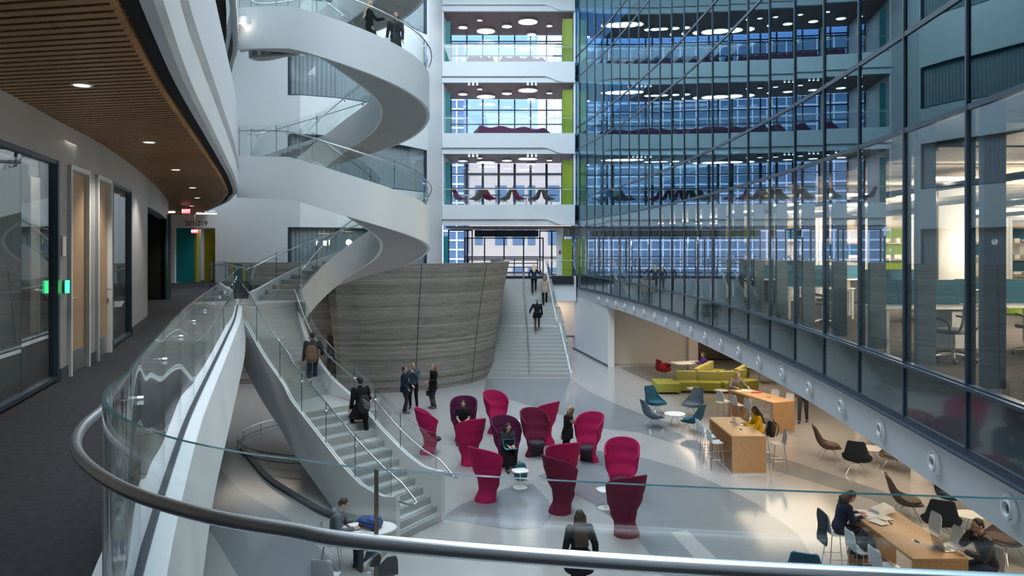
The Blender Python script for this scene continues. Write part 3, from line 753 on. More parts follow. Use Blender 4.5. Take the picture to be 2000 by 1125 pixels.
# guard from the stair back along the gallery opening
bg_ = [Vector((x, y, 4.5)) for x, y in ((-8.65, 25.3), (-9.5, 27.4), (-11.0, 30.4), (-12.75, 34.0), (-13.7, 34.9))]
root = thing('gallery_balustrade', 'short green-edged glass balustrade beyond the spiral stair at the end of the gallery', 'balustrade')
guard(root, bg_, [.02, 2.2, 4.4, 6.6, 8.8, plen(bg_)-.02], .01, 1.1, .09, .96, .019)

# low ring rail and curb on the floor beneath the stair
root = thing('ring_rail', 'low circular steel rail on the floor underneath the spiral stair', 'rail', (-5.6, 24.6, 0))
ring = [(3.0*math.cos(a), 3.0*math.sin(a), .34) for a in [math.radians(75+i*3.5) for i in range(61)]]
mb = MB(); mb.tube(ring, .02, 8); mb.build('top_rail', 'steel', root)
mb = MB(); mb.tube([(x, y, .12) for x, y, z in ring], .012, 8); mb.build('lower_rail', 'darksteel', root)
for i in range(0, 61, 6):
    x, y, z = ring[i]; mb = MB(); mb.tube([(x, y, 0), (x, y, .34)], .014, 6); mb.build('post', 'steel', root)
cp = spline([gp(469, 879), gp(491, 908), gp(520, 940), gp(560, 967), gp(600, 991), gp(629, 1007), gp(690, 1030)], 6)
cv = [Vector(p) for p in cp]; mb = MB(); sweep(mb, cv, [(0, 0), (0, .09), (.16, .09), (.16, 0)], 0)
struct('trim_floor_curb', mb, 'darkbase')

# ================================================================ BOARD-FORMED CONCRETE WALL, leaning outwards
cw = MB(); P = spline([tuple(p) for p in DRUM_K], 3); P = [Vector(p) for p in P]
o_ = offset(P, -1); n_ = [(b-a) for a, b in zip(P, o_)]; rows = []
for i, p in enumerate(P):
    lean = .85*max(0, min(1, (p.x+9.5)/3)) * max(0, min(1, (45-p.y)/3)); rr = []
    for z in (0, 1.4, 2.8, 4.2, 5.53):
        f = (z/5.53); q = p+n_[i].normalized()*lean*f*(.6+.4*f); rr.append((q.x, q.y, z))
    qi = p+n_[i].normalized()*lean-n_[i].normalized()*.28; rr.append((qi.x, qi.y, 5.53)); rr.append((qi.x, qi.y, 4.4)); q2 = p-n_[i].normalized()*.3; rr.append((q2.x, q2.y, 4.4)); rr.append((q2.x, q2.y, 0))
    rows.append(rr)
cw.loft(rows, True, True); struct('wall_concrete', cw, 'concrete', smooth=True)
mb = MB(); mb.box(((653-1000)/1500*35.1, 35.1, 1.1), (.62, .12, 2.2)); o = struct('door_4', mb, 'darkwood')
sm = MB()
for px in (675, 809, 922):
    i = min(range(len(P)), key=lambda k: abs(1000+1500*P[k].x/P[k].y-px) if P[k].y < 37.5 and P[k].x > -8 else 1e9)
    sm.tube([Vector(q)+n_[i].normalized().to_3d()*.004 for q in rows[i][:5]], .014, 6)
sm.build('panel_seams', 'black', bpy.data.objects['wall_concrete'])
# ================================================================ WIDE STRAIGHT STAIR AT THE FAR END
fs = thing('wide_staircase', 'wide grey straight staircase beside the curved concrete wall, rising to the far lobby', 'staircase', (1, 36.8, 0))
def fl(y): t = (y-36.8)/9.4; return (-1.42+.75*t-1.0, 2.78-.70*t-1.0)
N1, N2 = 13, 16; y1 = 40.7; y2 = 41.9; y3 = 46.2
ys = [36.8+(y1-36.8)*k/12 for k in range(13)]
steps(fs, [((fl(y)[0], y-36.8), (fl(y)[1], y-36.8)) for y in ys], 0, 2/13, 12, single=False)
mb = MB(); mb.prism([(fl(y1)[0], y1-36.8), (fl(y1)[1], y1-36.8), (fl(y2)[1], y2-36.8+.03), (fl(y2)[0], y2-36.8+.03)], 1.84, 2.0); mb.build('landing', 'tread', fs, False)
ys = [y2+(y3-y2)*k/15 for k in range(16)]
steps(fs, [((fl(y)[0], y-36.8), (fl(y)[1], y-36.8)) for y in ys], 2.0, 2.5/16, 15, single=False)
def fz(y):
    if y < y1: return 2*(y-36.8)/(y1-36.8)
    if y < y2: return 2.0
    return min(4.5, 2+2.5*(y-y2)/(y3-y2))
yy = [36.75]+[36.8+i*.4 for i in range(1, 24)]+[46.2]
for side, nm in ((1, 'stringer'), (0, 'stringer')):
    pts = [Vector((fl(y)[side]+(.05 if side else -.05), y-36.8, fz(max(36.8, y)))) for y in yy]
    stringer(fs, pts, [p.z for p in pts], .22, 2.0 if side else .6, .1, nm, floor=0)
pts = [Vector((fl(y)[1]+.05, y-36.8, fz(max(36.8, y))+.22)) for y in yy]
mk = [.1+i*(9.3/7) for i in range(8)]
guard(fs, pts, mk, 0, .85, rail=False); hand(fs, [p-Vector((0, 0, .22)) for p in pts], .10, .95, marks=mk[1:-1])
pts = [Vector((.82-1.0-.02*(y-36.8)+.0, y-36.8, fz(max(36.8, y)))) for y in yy]
mb = MB(); mb.tube([p+Vector((0, 0, .93)) for p in pts], .022, 8); ct = mb.build('centre_handrail', 'steel', fs)
for y in (36.9, 38.8, 40.6, 42.2, 44.2, 46.1):
    x = .82-1.0-.02*(y-36.8); mb = MB(); mb.tube([(x, y-36.8, fz(max(36.8, y))), (x, y-36.8, fz(max(36.8, y))+.93)], .016, 6); mb.build('post', 'steel', ct)
# ================================================================ CURTAIN WALL OF THE OFFICES (right)
CW_K = [(3.73, 47.4), (4.75, 40.8), (5.40, 35.0), (5.86, 28.5), (6.0, 22.5), (5.93, 17.5), (5.75, 14.0), (5.50, 11.2), (5.22, 8.3), (4.85, 5.0), (4.35, 1.6), (3.6, -2.2), (2.6, -5.9)]
CWs = spline(CW_K, 10)
# bays are counted from a mullion seen right of the middle of the window wall
M0 = onto(CWs, 1892)
Ls = [0]
for a, b in zip(CWs, CWs[1:]): Ls.append(Ls[-1]+(b-a).length)
def cw_at(s):
    for i in range(len(Ls)-1):
        if Ls[i+1] >= s: t = (s-Ls[i])/(Ls[i+1]-Ls[i]); return Vector(CWs[i][:2]).lerp(Vector(CWs[i+1][:2]), t)
    return Vector(CWs[-1][:2])
best = min(range(0, int(Ls[-1]*50)), key=lambda i: (cw_at(i/50)-M0).length)/50
BAY = best/22.0
Z = [EYE-2.37, EYE-1.61, EYE+1.62, EYE+2.95]
ZZ = Z+[z+4.3 for z in Z[2:]]+[z+8.6 for z in Z[2:]]      # pane lines up to level 6
ZTOP = 22.4
NB = int(Ls[-1]/BAY)
for i in range(NB):
    A = cw_at(i*BAY); B = cw_at((i+1)*BAY); t = (B-A).normalized()
    # path runs towards the viewer (heading -y): left of it is the office side
    fr = MB()
    z0, z1 = Z[0], ZTOP
    S = [A-t*.02, A+t*.02]
    sweep(fr, S, [(-.035, z0), (-.035, z1), (.07, z1), (.07, z0)], 0)
    for j, z in enumerate(ZZ):
        h = .035 if j else .05
        sweep(fr, [A, B], [(-.03, z-h), (-.03, z+h), (.06, z+h), (.06, z-h)], 0)
        if j == 1: sweep(fr, [A, B], [(-.10, z-.02), (-.10, z+.02), (-.05, z+.02), (-.05, z-.02)], 0)
    o = struct('window_%d' % (10+i), fr, 'mullion')
    g_ = MB(); lv = ZZ+[ZTOP]
    for j in range(len(lv)-1):
        mi = 0 if j == 1 else (1 if j == 0 else 2)
        P = [A+t*.02, B-t*.02]
        sweep(g_, P, [(-.008, lv[j]+.04), (-.008, lv[j+1]-.03), (.004, lv[j+1]-.03), (.004, lv[j]+.04)], mi)
    g_.build('pane', ['curtain_glass', 'spandrel', 'spandrelhi'], o, False)
    f = MB(); sweep(f, [A-t*.02, A+t*.10], [(.12, Z[1]), (.12, Z[2]+.2), (.36, Z[2]+.2), (.36, Z[1])], 0); f.build('fin', 'fin', o, False)
# white fascia beam under the glass
s = MB(); sweep(s, [Vector(p[:2]) for p in CWs], [(-.02, Z[0]-.04), (.30, Z[0]-.04), (.30, 3.12), (.12, 3.12), (.05, 3.16)], 0)
struct('trim_office_beam', s, 'fascia', smooth=True)
s = MB(); sweep(s, [Vector(p[:2]) for p in CWs], [(-.09, Z[0]-.07), (-.09, Z[0]-.045), (.1, Z[0]-.045), (.1, Z[0]-.07)], 0)
struct('trim_beam_drip', s, 'mullion')
WORDS = ('nearest', 'second', 'third', 'fourth', 'fifth', 'sixth', 'seventh', 'eighth', 'ninth', 'tenth', 'eleventh', 'twelfth', 'thirteenth', 'fourteenth', 'fifteenth', 'sixteenth', 'seventeenth', 'eighteenth', 'nineteenth', 'twentieth', 'twenty-first', 'twenty-second', 'twenty-third', 'twenty-fourth', 'twenty-fifth', 'twenty-sixth', 'twenty-seventh')
def ORD(k): return WORDS[max(0, min(len(WORDS)-1, k))]
nz = None
VIS = max(i for i in range(NB) if cw_at((i+.5)*BAY).y > 8.0)
for i in range(3, VIS+1):
    p = cw_at((i+.5)*BAY); q = cw_at((i+.5)*BAY+.1); t = (q-p).normalized(); n = Vector((t.y, -t.x))     # towards the atrium
    rz = math.atan2(n.y, n.x); z = EYE-2.72; L_ = (p.x+n.x*-.03, p.y+n.y*-.03, z)
    lab = 'round white air nozzle in the white office beam, '+ORD(VIS-i)+' from the right'
    if nz is None:
        nz = thing('air_nozzle', lab, 'air nozzle', L_, rz, 'air nozzles along the office beam')
        T = Matrix.Rotation(PI/2, 4, 'Y')
        b = MB(); b.lathe([(.10, .0), (.165, .0), (.165, .035), (.15, .05), (.125, .055), (.115, .03), (.10, .02)], T=T, n=28); b.build('rim', 'white', nz)
        b = MB(); b.lathe([(.0, .01), (.108, .01), (.108, .04), (.085, .075), (.075, .075), (.066, .03), (.0, .02)], T=T, n=28); b.build('eyeball', 'white', nz)
        b = MB(); b.lathe([(.0, .0), (.06, .0), (.06, .034), (.0, .034)], T=T, n=20); b.build('throat', 'darkbase', nz)
    else: dup(nz, L_, rz, lab)

# ---- ceiling of the lobby under the offices, and office floors
def inner(path, d, xr, y0, y1):
    return [(p.x, p.y) for p in offset([Vector(q[:2]) for q in path], d)]+[(xr, y0), (xr, y1)]
CP = [Vector(p[:2]) for p in CWs]
s = MB(); s.prism(inner(CP, .2, 21, -5.9, 47.4), 3.14, 3.4); struct('ceiling_lobby_right', s, 'whitewarm')
s = MB(); s.prism(inner(CP, .14, 21, -5.9, 47.4), 4.1, 4.5); struct('floor_office', s, 'offcarpet')
for i, L in enumerate((L3, L4, L5)):
    s = MB(); s.prism(inner(CP, .2, 21, -5.9, 47.4), L-.95, L); struct('floor_office_%d' % (i+3), s, 'darkbase')
s = MB(); s.box((21.1, 22, 11), (.2, 60, 24)); struct('wall_right', s, 'whitewarm')
# office ceiling: pale baffles and linear lights
s = MB()
for k in range(18):
    y = 3+k*2.3; s.box((13.6, y, 7.66), (14.6, 1.7, .05), 0)
struct('ceiling_office_baffles', s, 'baffle')
for k in range(9):
    y = 5+k*4.0; b = MB(); b.box((13.6, y+.15, 7.38), (13, .12, .06)); tag(b.build('linear_light', 'strip', None, False), 'long linear light under the office ceiling, '+ORD(k)+' from the viewer', 'light', 'linear lights of the office')
for k in range(7):
    b = MB(); b.tube([(7.4+k*1.9, 3, 7.25-.05*(k % 2)), (7.4+k*1.9, 40, 7.25-.05*(k % 2))], .06+.03*(k % 3), 8); tag(b.build('ceiling_pipe', 'white' if k % 2 else 'darksteel'), 'pipe running along the office ceiling, '+ORD(k)+' from the glass', 'pipe', 'pipes of the office ceiling')
# office columns
for (x, y) in ((9.75, 17.2), (8.35, 24.6), (13.7, 24.7)):
    b = MB(); b.rbox((x, y, 6.1), (.75, .6, 3.2), .03); o = b.build('column', 'greywall'); tag(o, 'square grey column inside the office %s' % ('nearest the viewer' if y < 20 else 'before the left end of the shelves' if x < 10 else 'before the middle of the shelves'), 'column')
    o['kind'] = 'structure'; b = MB(); b.box((x, y, 4.9), (.78, .63, .8)); b.build('base_cladding', 'offcarpet', o, False)
# shelving wall at the back of the office: bays with oak edged shelves and green and blue backs
sx = 7.9; i = 0
prt = None
while sx < 19.6:
    r = thing('shelf_unit', 'white open shelf unit with oak shelves at the office back wall, '+('leftmost' if i == 0 else ORD(i)+' from the left'), 'shelves', (sx, 26, 4.5), 0, 'shelf units at the office back wall')
    b = MB(); b.box((-.74, 0, 1.35), (.10, .42, 2.7)); b.box((.74, 0, 1.35), (.10, .42, 2.7)); b.build('frame', 'white', r, False)
    for z in (.75, 1.3, 1.85, 2.4):
        b = MB(); b.box((0, 0, z), (1.4, .44, .05)); b.build('shelf', 'oak', r, False)
    for j, z in enumerate((1.02, 1.57, 2.12)):
        b = MB(); b.box((0, .2, z), (1.4, .04, .48)); b.build('back_panel', ('green', 'tealfab', 'green', 'whitewarm')[(i+j*2+i//2) % 4], r, False)
    b = MB(); random.seed(i)
    for z in (.79, 1.34, 1.89):
        for q in range(3): b.box((-.5+q*.42+random.uniform(-.05, .05), 0, z+.06), (random.uniform(.12, .3), .25, random.uniform(.05, .16)))
    b.build('stored_boxes', 'white', r, False)
    sx += 1.6; i += 1
s = MB(); s.box((14.1, 26.4, 6.1), (14, .1, 3.2)); struct('wall_office_back', s, 'whitewarm')
# bright windows at the far end of the office
s = MB(); s.box((12.5, 48.0, 4.75), (17.5, .3, .5)); s.box((12.5, 48.0, 7.3), (17.5, .3, 1.1)); struct('wall_office_end', s, 'darkwood')
for k in range(11):
    f = MB(); x = 4.4+k*1.6
    f.box((x, 47.95, 5.88), (.12, .1, 1.8)); f.box((x+.8, 47.95, 5.0), (1.6, .08, .06)); f.box((x+.8, 47.95, 5.25), (1.6, .06, .04)); f.box((x+.8, 47.95, 5.5), (1.6, .06, .04))
    o = struct('window_%d' % (60+k), f, 'mullion'); b = MB(); b.box((x+.8, 48.02, 5.88), (1.48, .012, 1.75)); b.build('pane', 'clearwin', o, False)
# ---- office desks with teal screens and mesh task chairs near the glass
def desk(loc, rz, label, w=1.6):
    r = thing('office_desk', label, 'desk', loc, rz, None)
    b = MB(); b.rbox((0, 0, .73), (w, .75, .035), .02); b.build('desktop', 'laminate', r)
    for sx_ in (-1, 1):
        for sy in (-1, 1): b = MB(); b.box((sx_*(w/2-.05), sy*.32, .36), (.05, .05, .71)); b.build('leg', 'fascia', r, False)
    b = MB(); b.rbox((0, .37, .93), (w, .04, .46), .015); b.build('privacy_screen', 'tealscreen', r)
    b = MB(); b.box((w/2-.25, .05, .38), (.42, .55, .6)); p = b.build('pedestal', 'laminate', r, False)
    return r
def task_chair(loc, rz, label):
    r = thing('task_chair', label, 'office chair', loc, rz)
    b = MB(); b.rbox((0, 0, .47), (.48, .46, .06), .1); b.build('seat', 'meshfab', r)
    fr = MB(); pts = spline([(-.21, -.2, .48), (-.23, -.27, .6), (-.22, -.30, .85), (-.20, -.36, 1.06), (.20, -.36, 1.06), (.22, -.30, .85), (.23, -.27, .6), (.21, -.2, .48)], 5)
    fr.tube(pts, .018, 8); bk = fr.build('back_frame', 'chrome', r)
    m_ = MB()
    for q in range(15):
        z = .56+q*.034; y = -.265-.095*((z-.56)/.5)**1.5; m_.box((0, y, z), (.42, .008, .018))
    m_.build('back_slats', 'meshfab', bk, False)
    b = MB(); b.tube([(0, 0, .44), (0, 0, .09)], .03, 10); b.build('gas_lift', 'chrome', r)
    for k in range(5):
        a = k*2*PI/5; lg = MB(); lg.tube([(0, 0, .12), (.30*math.cos(a), .30*math.sin(a), .08)], [.028, .016], 8); l_ = lg.build('leg', 'chrome', r)
        c = MB(); c.tube([(.30*math.cos(a)-.02, .30*math.sin(a), .04), (.30*math.cos(a)+.02, .30*math.sin(a), .04)], .035, 12); c.build('caster', 'plasticdark', l_)
    for sgn in (-1, 1):
        a = MB(); a.tube(spline([(sgn*.24, -.1, .46), (sgn*.28, -.08, .62), (sgn*.27, .12, .67)], 4), .016, 8); a.build('armrest', 'plasticdark', r)
    return r
desk((6.75, 12.6, 4.5), 0, 'office desk with a teal screen behind the glass, left of the nearest mesh chair')
desk((8.45, 12.9, 4.5), 0, 'office desk with a teal screen just left of the rightmost desk')
desk((10.3, 12.6, 4.5), 0, 'office desk with a teal screen at the right edge of the photo')
desk((7.35, 18.6, 4.5), 0, 'office desk with a teal screen, middle row left of the mesh chair')
desk((9.6, 18.9, 4.5), 0, 'office desk with a teal screen, middle row behind the grey column')
desk((7.9, 23.6, 4.5), 0, 'office desk with a teal screen in the farthest row, left one')
desk((10.2, 23.6, 4.5), 0, 'office desk with a teal screen in the farthest row, right one')
task_chair((6.55, 11.4, 4.5), .5, 'grey mesh task chair close behind the glass with its slatted back to the window')
task_chair((8.2, 12.0, 4.5), .2, 'grey mesh task chair at the right edge of the photo behind the glass')
task_chair((6.8, 16.9, 4.5), 1.2, 'small grey mesh task chair deeper in the office at the middle desk')
for i, (x, y) in enumerate(((11.6, 20.5), (12.9, 19.5), (13.2, 22.6), (10.9, 21.9))):
    r = thing('lounge_pouf', 'bright lime green office pouf %s' % ('in front of the shelves, left', 'in front of the shelves, right', 'behind the others by the shelves', 'next to the far desks')[i], 'pouf', (x, y, 4.5))
    b = MB(); b.lathe([(.0, 0), (.36, 0), (.42, .05), (.42, .36), (.36, .43), (.0, .44)], n=24); b.build('seat', 'green', r)
    b = MB(); b.tube([(.3*math.cos(a), .3*math.sin(a), .6+.12*math.sin(a/2)) for a in [k*PI/8 for k in range(9)]], .05, 8); b.build('backrest', 'green', r)

# ================================================================ LOBBY WALLS UNDER THE OFFICES
s = MB(); P = V2((3.74, 47.3), (4.25, 44.4), (4.78, 41.2), (5.0, 40.0)); sweep(s, P, [(0, 0), (0, 3.2), (.35, 3.2), (.35, 0)], 0); struct('wall_lobby_side', s, 'white')
s = MB(); sweep(s, P, [(-.02, 0), (-.02, .1), (0, .1), (0, 0)], 0); struct('baseboard_lobby_side', s, 'darksteel')
s = MB(); s.box((7.4, 41.2, 1.6), (4.6, .2, 3.2)); s.box((9.6, 40.95, 1.6), (.5, .6, 3.2)); struct('wall_lobby_recess', s, 'whitewarm')
s = MB(); s.box((5.18, 40.7, 1.9), (.06, .9, 1.9)); struct('trim_recess_reveal', s, 'greywall')
s = MB(); s.box((15.3, 44, 1.6), (11.5, .2, 3.2)); struct('wall_lobby_back', s, 'whitewarm')
for i, x in enumerate((11.9, 13.2)):
    s = MB(); s.box((x, 43.85, 1.15), (1.2, .1, 2.3)); o = struct('door_%d' % (5+i), s, 'darkwood'); b = MB(); b.box((x, 43.79, 1.5), (.5, .02, .8)); b.build('glass_lite', 'screen', o, False)
s = MB(); s.box((14.7, 43.4, 1.3), (1.4, .7, 2.6)); struct('wall_oak_panel', s, 'oak')
s = MB(); s.box((17.2, 30, 1.6), (.2, 28, 3.2)); struct('wall_lobby_right', s, 'whitewarm')
b = MB(); b.rbox((11.3, 42.2, .95), (2.4, .1, .08), .02); b.rbox((11.3, 42.2, .5), (2.3, .06, .8), .02); tag(b.build('low_partition', 'darkwood'), 'low dark timber partition behind the woman in purple', 'partition')
b = MB(); b.rbox((16.3, 24.2, .35), (1.2, 3.6, .7), .03); tag(b.build('storage_bench', 'darkwood'), 'low dark timber bench far right under the office beam', 'bench')
# columns under the offices
for (x, y, lab) in ((10.85, 20.3, 'behind the black lounge chair'), (12.6, 27.5, 'behind the oak bar tables')):
    b = MB(); b.lathe([(.28, 0), (.28, 3.15)], (x, y, 0), 32); o = b.build('column', 'whitewarm'); o['kind'] = 'structure'; tag(o, 'round pale column under the offices %s' % lab, 'column')
# stub of wall under the far lobby, beyond the wide stair
s = MB(); s.box((3.05, 46.4, 3.75), (1.6, .5, 1.5)); struct('wall_stair_end', s, 'white')
s = MB(); s.box((2.2, 49.2, 1.5), (6, .2, 3.0)); struct('wall_under_lobby', s, 'whitewarm')
lamp('passage_lamp', 'AREA', (3.1, 48, 2.9), 25, WARM, (0, 0, 0), 1, 1)
b = MB(); b.rbox((3.45, 46.9, .8), (.7, .35, .08), .02); b.box((3.2, 46.9, .4), (.06, .3, .76)); tag(b.build('wall_shelf', 'plasticdark'), 'small dark shelf at the foot of the wall past the wide stair', 'shelf')
# ================================================================ FAR FACADE: bridges with glass fronted lounges on levels 3 to 5
FX0, FX1, FY, BY = -4.2, 3.78, 46.3, 51.6
disc = None
DISCS = [(904, 53, 18), (949, 60, 36), (990, 51, 19), (1031, 42, 38), (1038, 67, 18), (1073, 50, 11), (937, 39, 10)]
spot = None
for i, L in enumerate((L3, L4, L5, L6)):
    s = MB()
    front = [(FX0, L), (FX1, L), (FX1, L-1.24), (3.05, L-1.23), (2.7, L-1.16), (2.35, L-.99), (2.05, L-.90), (1.7, L-.87), (FX0, L-.87)]
    v = [(x, FY-.12, z) for x, z in front]+[(x, FY+.1, z) for x, z in front]; n = len(front)
    s.add(v, [tuple(range(n)), tuple(range(2*n-1, n-1, -1))]+[(q, q+n, (q+1) % n+n, (q+1) % n) for q in range(n)])
    s.box(((FX0+FX1)/2, FY+.06, L-1.03), (FX1-FX0, .2, .42)); s.box(((FX0+FX1)/2, FY+2.9, L-.5), (FX1-FX0, 5.5, 1.0))
    struct('trim_bridge_%d' % (i+3), s, 'fascia')
    g = MB(); g.box(((FX0+2.0)/2, FY-.125, L-.885), (2.0-FX0, .02, .03)); struct('trim_bridge_gap_shade_%d' % (i+3), g, 'greywall')  # flat grey strip, coloured as the shade in the groove
    if i == 3: break
    nm = ('third', 'fourth', 'fifth')[i]
    c = MB(); c.box(((FX0+FX1)/2, 49.0, L+3.13), (FX1-FX0, 5.3, .08)); struct('ceiling_lounge_%d' % (i+3), c, 'walnutceil')
    w = MB(); w.box((FX0+.02, 49, L+1.6), (.1, 5.3, 3.2)); w.box((FX1, 49, L+1.6), (.1, 5.3, 3.2)); struct('wall_lounge_%d' % (i+3), w, 'white')
    p = MB(); p.box((-3.93, 47.0, L+1.32), (.30, .12, 2.64)); tag(p.build('teal_panel', 'teal', None, False), 'narrow teal panel at the left end of the %s floor lounge' % nm, 'panel')
    p = MB(); p.box((3.38, 46.75, L+1.36), (.60, .10, 2.72), -.12); p.box((3.15, 47.2, L+1.36), (.08, 1.0, 2.72)); tag(p.build('lime_panel', 'green', None, False), 'lime green panel at the right end of the %s floor lounge' % nm, 'panel')
    # back windows, one per bay
    k = 0; x = FX0+.1
    while x < FX1-.2:
        f = MB(); f.box((x, BY, L+1.5), (.09 if i else .16, .12, 3.1)); wd = min(1.07, FX1-x)
        for z in ((.0, .95, 1.65, 2.45, 2.62) if i == 2 else (.02, 1.35, 2.3)): f.box((x+wd/2, BY, L+z+.04), (wd, .08, .07))
        o = struct('window_%d' % (80+i*10+k), f, 'darksteel'); b = MB(); b.box((x+wd/2, BY+.02, L+1.5), (wd-.1, .012, 3.0)); b.build('pane', 'clearwin', o, False)
        x += 1.07; k += 1
    # guard
    r = thing('bridge_balustrade', 'clear glass balustrade along the front of the %s floor lounge' % nm, 'balustrade', (FX0, FY, L))
    pts = [Vector((.1+q*(FX1-FX0-.2)/6, 0, 0)) for q in range(7)]
    guard(r, pts, [q*(FX1-FX0-.2)/6 for q in range(7)], .0, 1.08, .09, .93, .02)
    for (px, py, wpx) in DISCS:
        d = (L5+3.02-EYE)*1500/(484-py); x = (px-1000)/1500*d; rad = wpx/2*d/1500
        if disc is None:
            disc = thing('drum_light', '', 'ceiling light', (x, d, L+3.078), 0, 'drum lights of the lounges'); 
            b = MB(); b.lathe([(.62, -.10), (.64, -.10), (.64, .0), (.0, .0), (.0, -.02), (.62, -.02)], n=32); b.build('shade', 'fascia', disc)
            b = MB(); b.lathe([(.0, -.095), (.62, -.095), (.62, -.03), (.0, -.03)], n=32); b.build('diffuser', 'lamp', disc); o = disc
        else: o = dup(disc, (x, d, L+3.078))
        o.scale = (rad/.64, rad/.64, 1)
        big = 'large' if wpx > 30 else 'small' if wpx < 15 else 'medium'
        o['label'] = '%s round drum light in the %s floor lounge ceiling, %s' % (big, nm, {904: 'far left', 949: 'left of centre', 990: 'at the centre', 1031: 'right of centre near the front', 1038: 'right of centre at the back', 1073: 'far right', 937: 'front left'}[px])
# triple spotlights under the bridges
for i, L in enumerate((L4, L5)):
    for j, px in enumerate((916, 924, 932, 1031, 1039, 1047)):
        x = (px-1000)/1500*46.1; Lc = (x, 46.2, L-1.29)
        lab = 'tiny white spotlight under the %s bridge, %s of the %s three' % (('fourth floor', 'fifth floor')[i], ('left', 'middle', 'right')[j % 3], ('left', 'right')[j//3])
        if spot is None:
            spot = thing('spotlight', lab, 'spotlight', Lc, 0, 'triple spotlights under the bridges')
            b = MB(); b.tube([(0, 0, .06), (0, -.02, -.10)], .065, 12); b.build('can', 'white', spot)
            b = MB(); b.tube([(0, -.02, -.10), (0, -.022, -.112)], .055, 12); b.build('lens', 'lamp', spot)
        else: dup(spot, Lc, 0, lab)
# purple wavy benches on levels 4 and 5
def wavy(loc, w, label, hs):
    r = thing('lounge_bench', label, 'bench', loc)
    rows = []
    for k in range(25):
        x = -w/2+w*k/24; e = min(1, (12.4-abs(k-12))/2.5); h = (hs[0]+(hs[1]-hs[0])*k/24+.07*math.sin(k*.9))*max(.25, e)
        rows.append([(x, -.4*e, .08), (x, -.42*e, h*.8), (x, -.2, h), (x, .2, h), (x, .42*e, h*.8), (x, .4*e, .08)])
    b = MB(); b.loft(rows, True, True); b.build('cushion', 'purple', r)
    b = MB(); b.box((0, 0, .04), (w*.85, .5, .08)); b.build('plinth', 'black', r, False)
wavy((0.0, 46.95, L4), 4.7, 'long low wavy purple bench on the fourth floor bridge', (.52, .36))
wavy((-1.9, 46.9, L5), 1.7, 'short purple bench behind the fifth floor balustrade at the left', (.48, .42)); wavy((.65, 46.9, L5), 2.9, 'long purple bench behind the fifth floor balustrade at the right', (.42, .36))
# level 2 behind the wide stair: glazed vestibule
def frame_win(n, x0, x1, z0, z1, y, bars=(), m='darksteel', t=.08):
    f = MB(); f.box((x0, y, (z0+z1)/2), (t, .12, z1-z0)); f.box((x1, y, (z0+z1)/2), (t, .12, z1-z0)); f.box(((x0+x1)/2, y, z1-.04), (x1-x0, .12, t)); f.box(((x0+x1)/2, y, z0+.03), (x1-x0, .12, t*.8))
    for z in bars: f.box(((x0+x1)/2, y, z), (x1-x0, .05, .05))
    o = struct('window_%d' % n, f, m); b = MB(); b.box(((x0+x1)/2, y, (z0+z1)/2), (x1-x0-t, .012, z1-z0-.1)); b.build('pane', 'clearwin', o, False)
frame_win(120, -3.9, -2.75, 4.5, 7.32, 47.3)
frame_win(121, -2.75, -2.45, 4.5, 7.32, 47.3)
for k in range(4): frame_win(122+k, -3.2+k*1.33, -1.87+k*1.33, 4.5, 6.9, 52.3, (5.35, 5.6))
for k in range(2): frame_win(126+k, 1.75+k*.75, 2.5+k*.75, 4.5, 7.3, 48.3)
s = MB(); s.box((-.35, 49.4, 7.12), (4.1, .4, .42)); struct('trim_vestibule_beam', s, 'darksteel')
s = MB(); s.box((0, 49.2, 7.46), (8, 5.6, .1)); struct('ceiling_vestibule', s, 'walnutceil')
s = MB(); s.box((2.95, 47.4, 6.0), (.42, .1, 3.0)); s.box((3.4, 48.1, 7.2), (1.2, .1, .6)); struct('wall_vestibule', s, 'white')
s = MB(); s.box((3.37, 47.0, 5.62), (.58, .1, 2.25)); tag(s.build('lime_panel', 'green', None, False), 'lime green door panel at the top right of the wide stair', 'panel')
s = MB(); s.box((-4.02, 46.6, 5.7), (.26, .1, 2.4)); tag(s.build('teal_panel', 'teal', None, False), 'narrow teal panel at the left behind the concrete wall', 'panel')
b = MB(); b.rbox((2.95, 47.3, 5.95), (.14, .06, .2), .01); tag(b.build('fire_alarm', 'red'), 'small red fire alarm on the white wall left of the lime door panel', 'alarm')
s = MB(); s.box((0, 50.2, 4.44), (9, 6.5, .1)); struct('floor_vestibule', s, 'floor_a')
for k, y in enumerate((49.6,)):
    r = thing('entrance_rail', 'dark metal guard rail crossing in front of the vestibule windows', 'rail', (-.6, y, 4.5))
    for z in (.45, .7, .98): b = MB(); b.box((0, 0, z), (4.6, .05, .06)); b.build('bar', 'darksteel', r, False)
    for x in (-2.25, -.75, .75, 2.25): b = MB(); b.box((x, 0, .5), (.06, .05, 1.0)); b.build('post', 'darksteel', r, False)
r = thing('lobby_balustrade', 'short glass balustrade with steel rail at the top right of the wide stair', 'balustrade', (2.32, 46.3, 4.5))
guard(r, [Vector((0, 0, 0)), Vector((.8, 0, 0)), Vector((1.4, 0, 0))], [0, .7, 1.38], 0, 1.08, .08, .93, .02)
# solid wall above/below, between facade and roof, to close the atrium
s = MB(); s.box((-.2, 46.5, 22.6), (9, .3, 1.2)); struct('wall_facade_top', s, 'white')
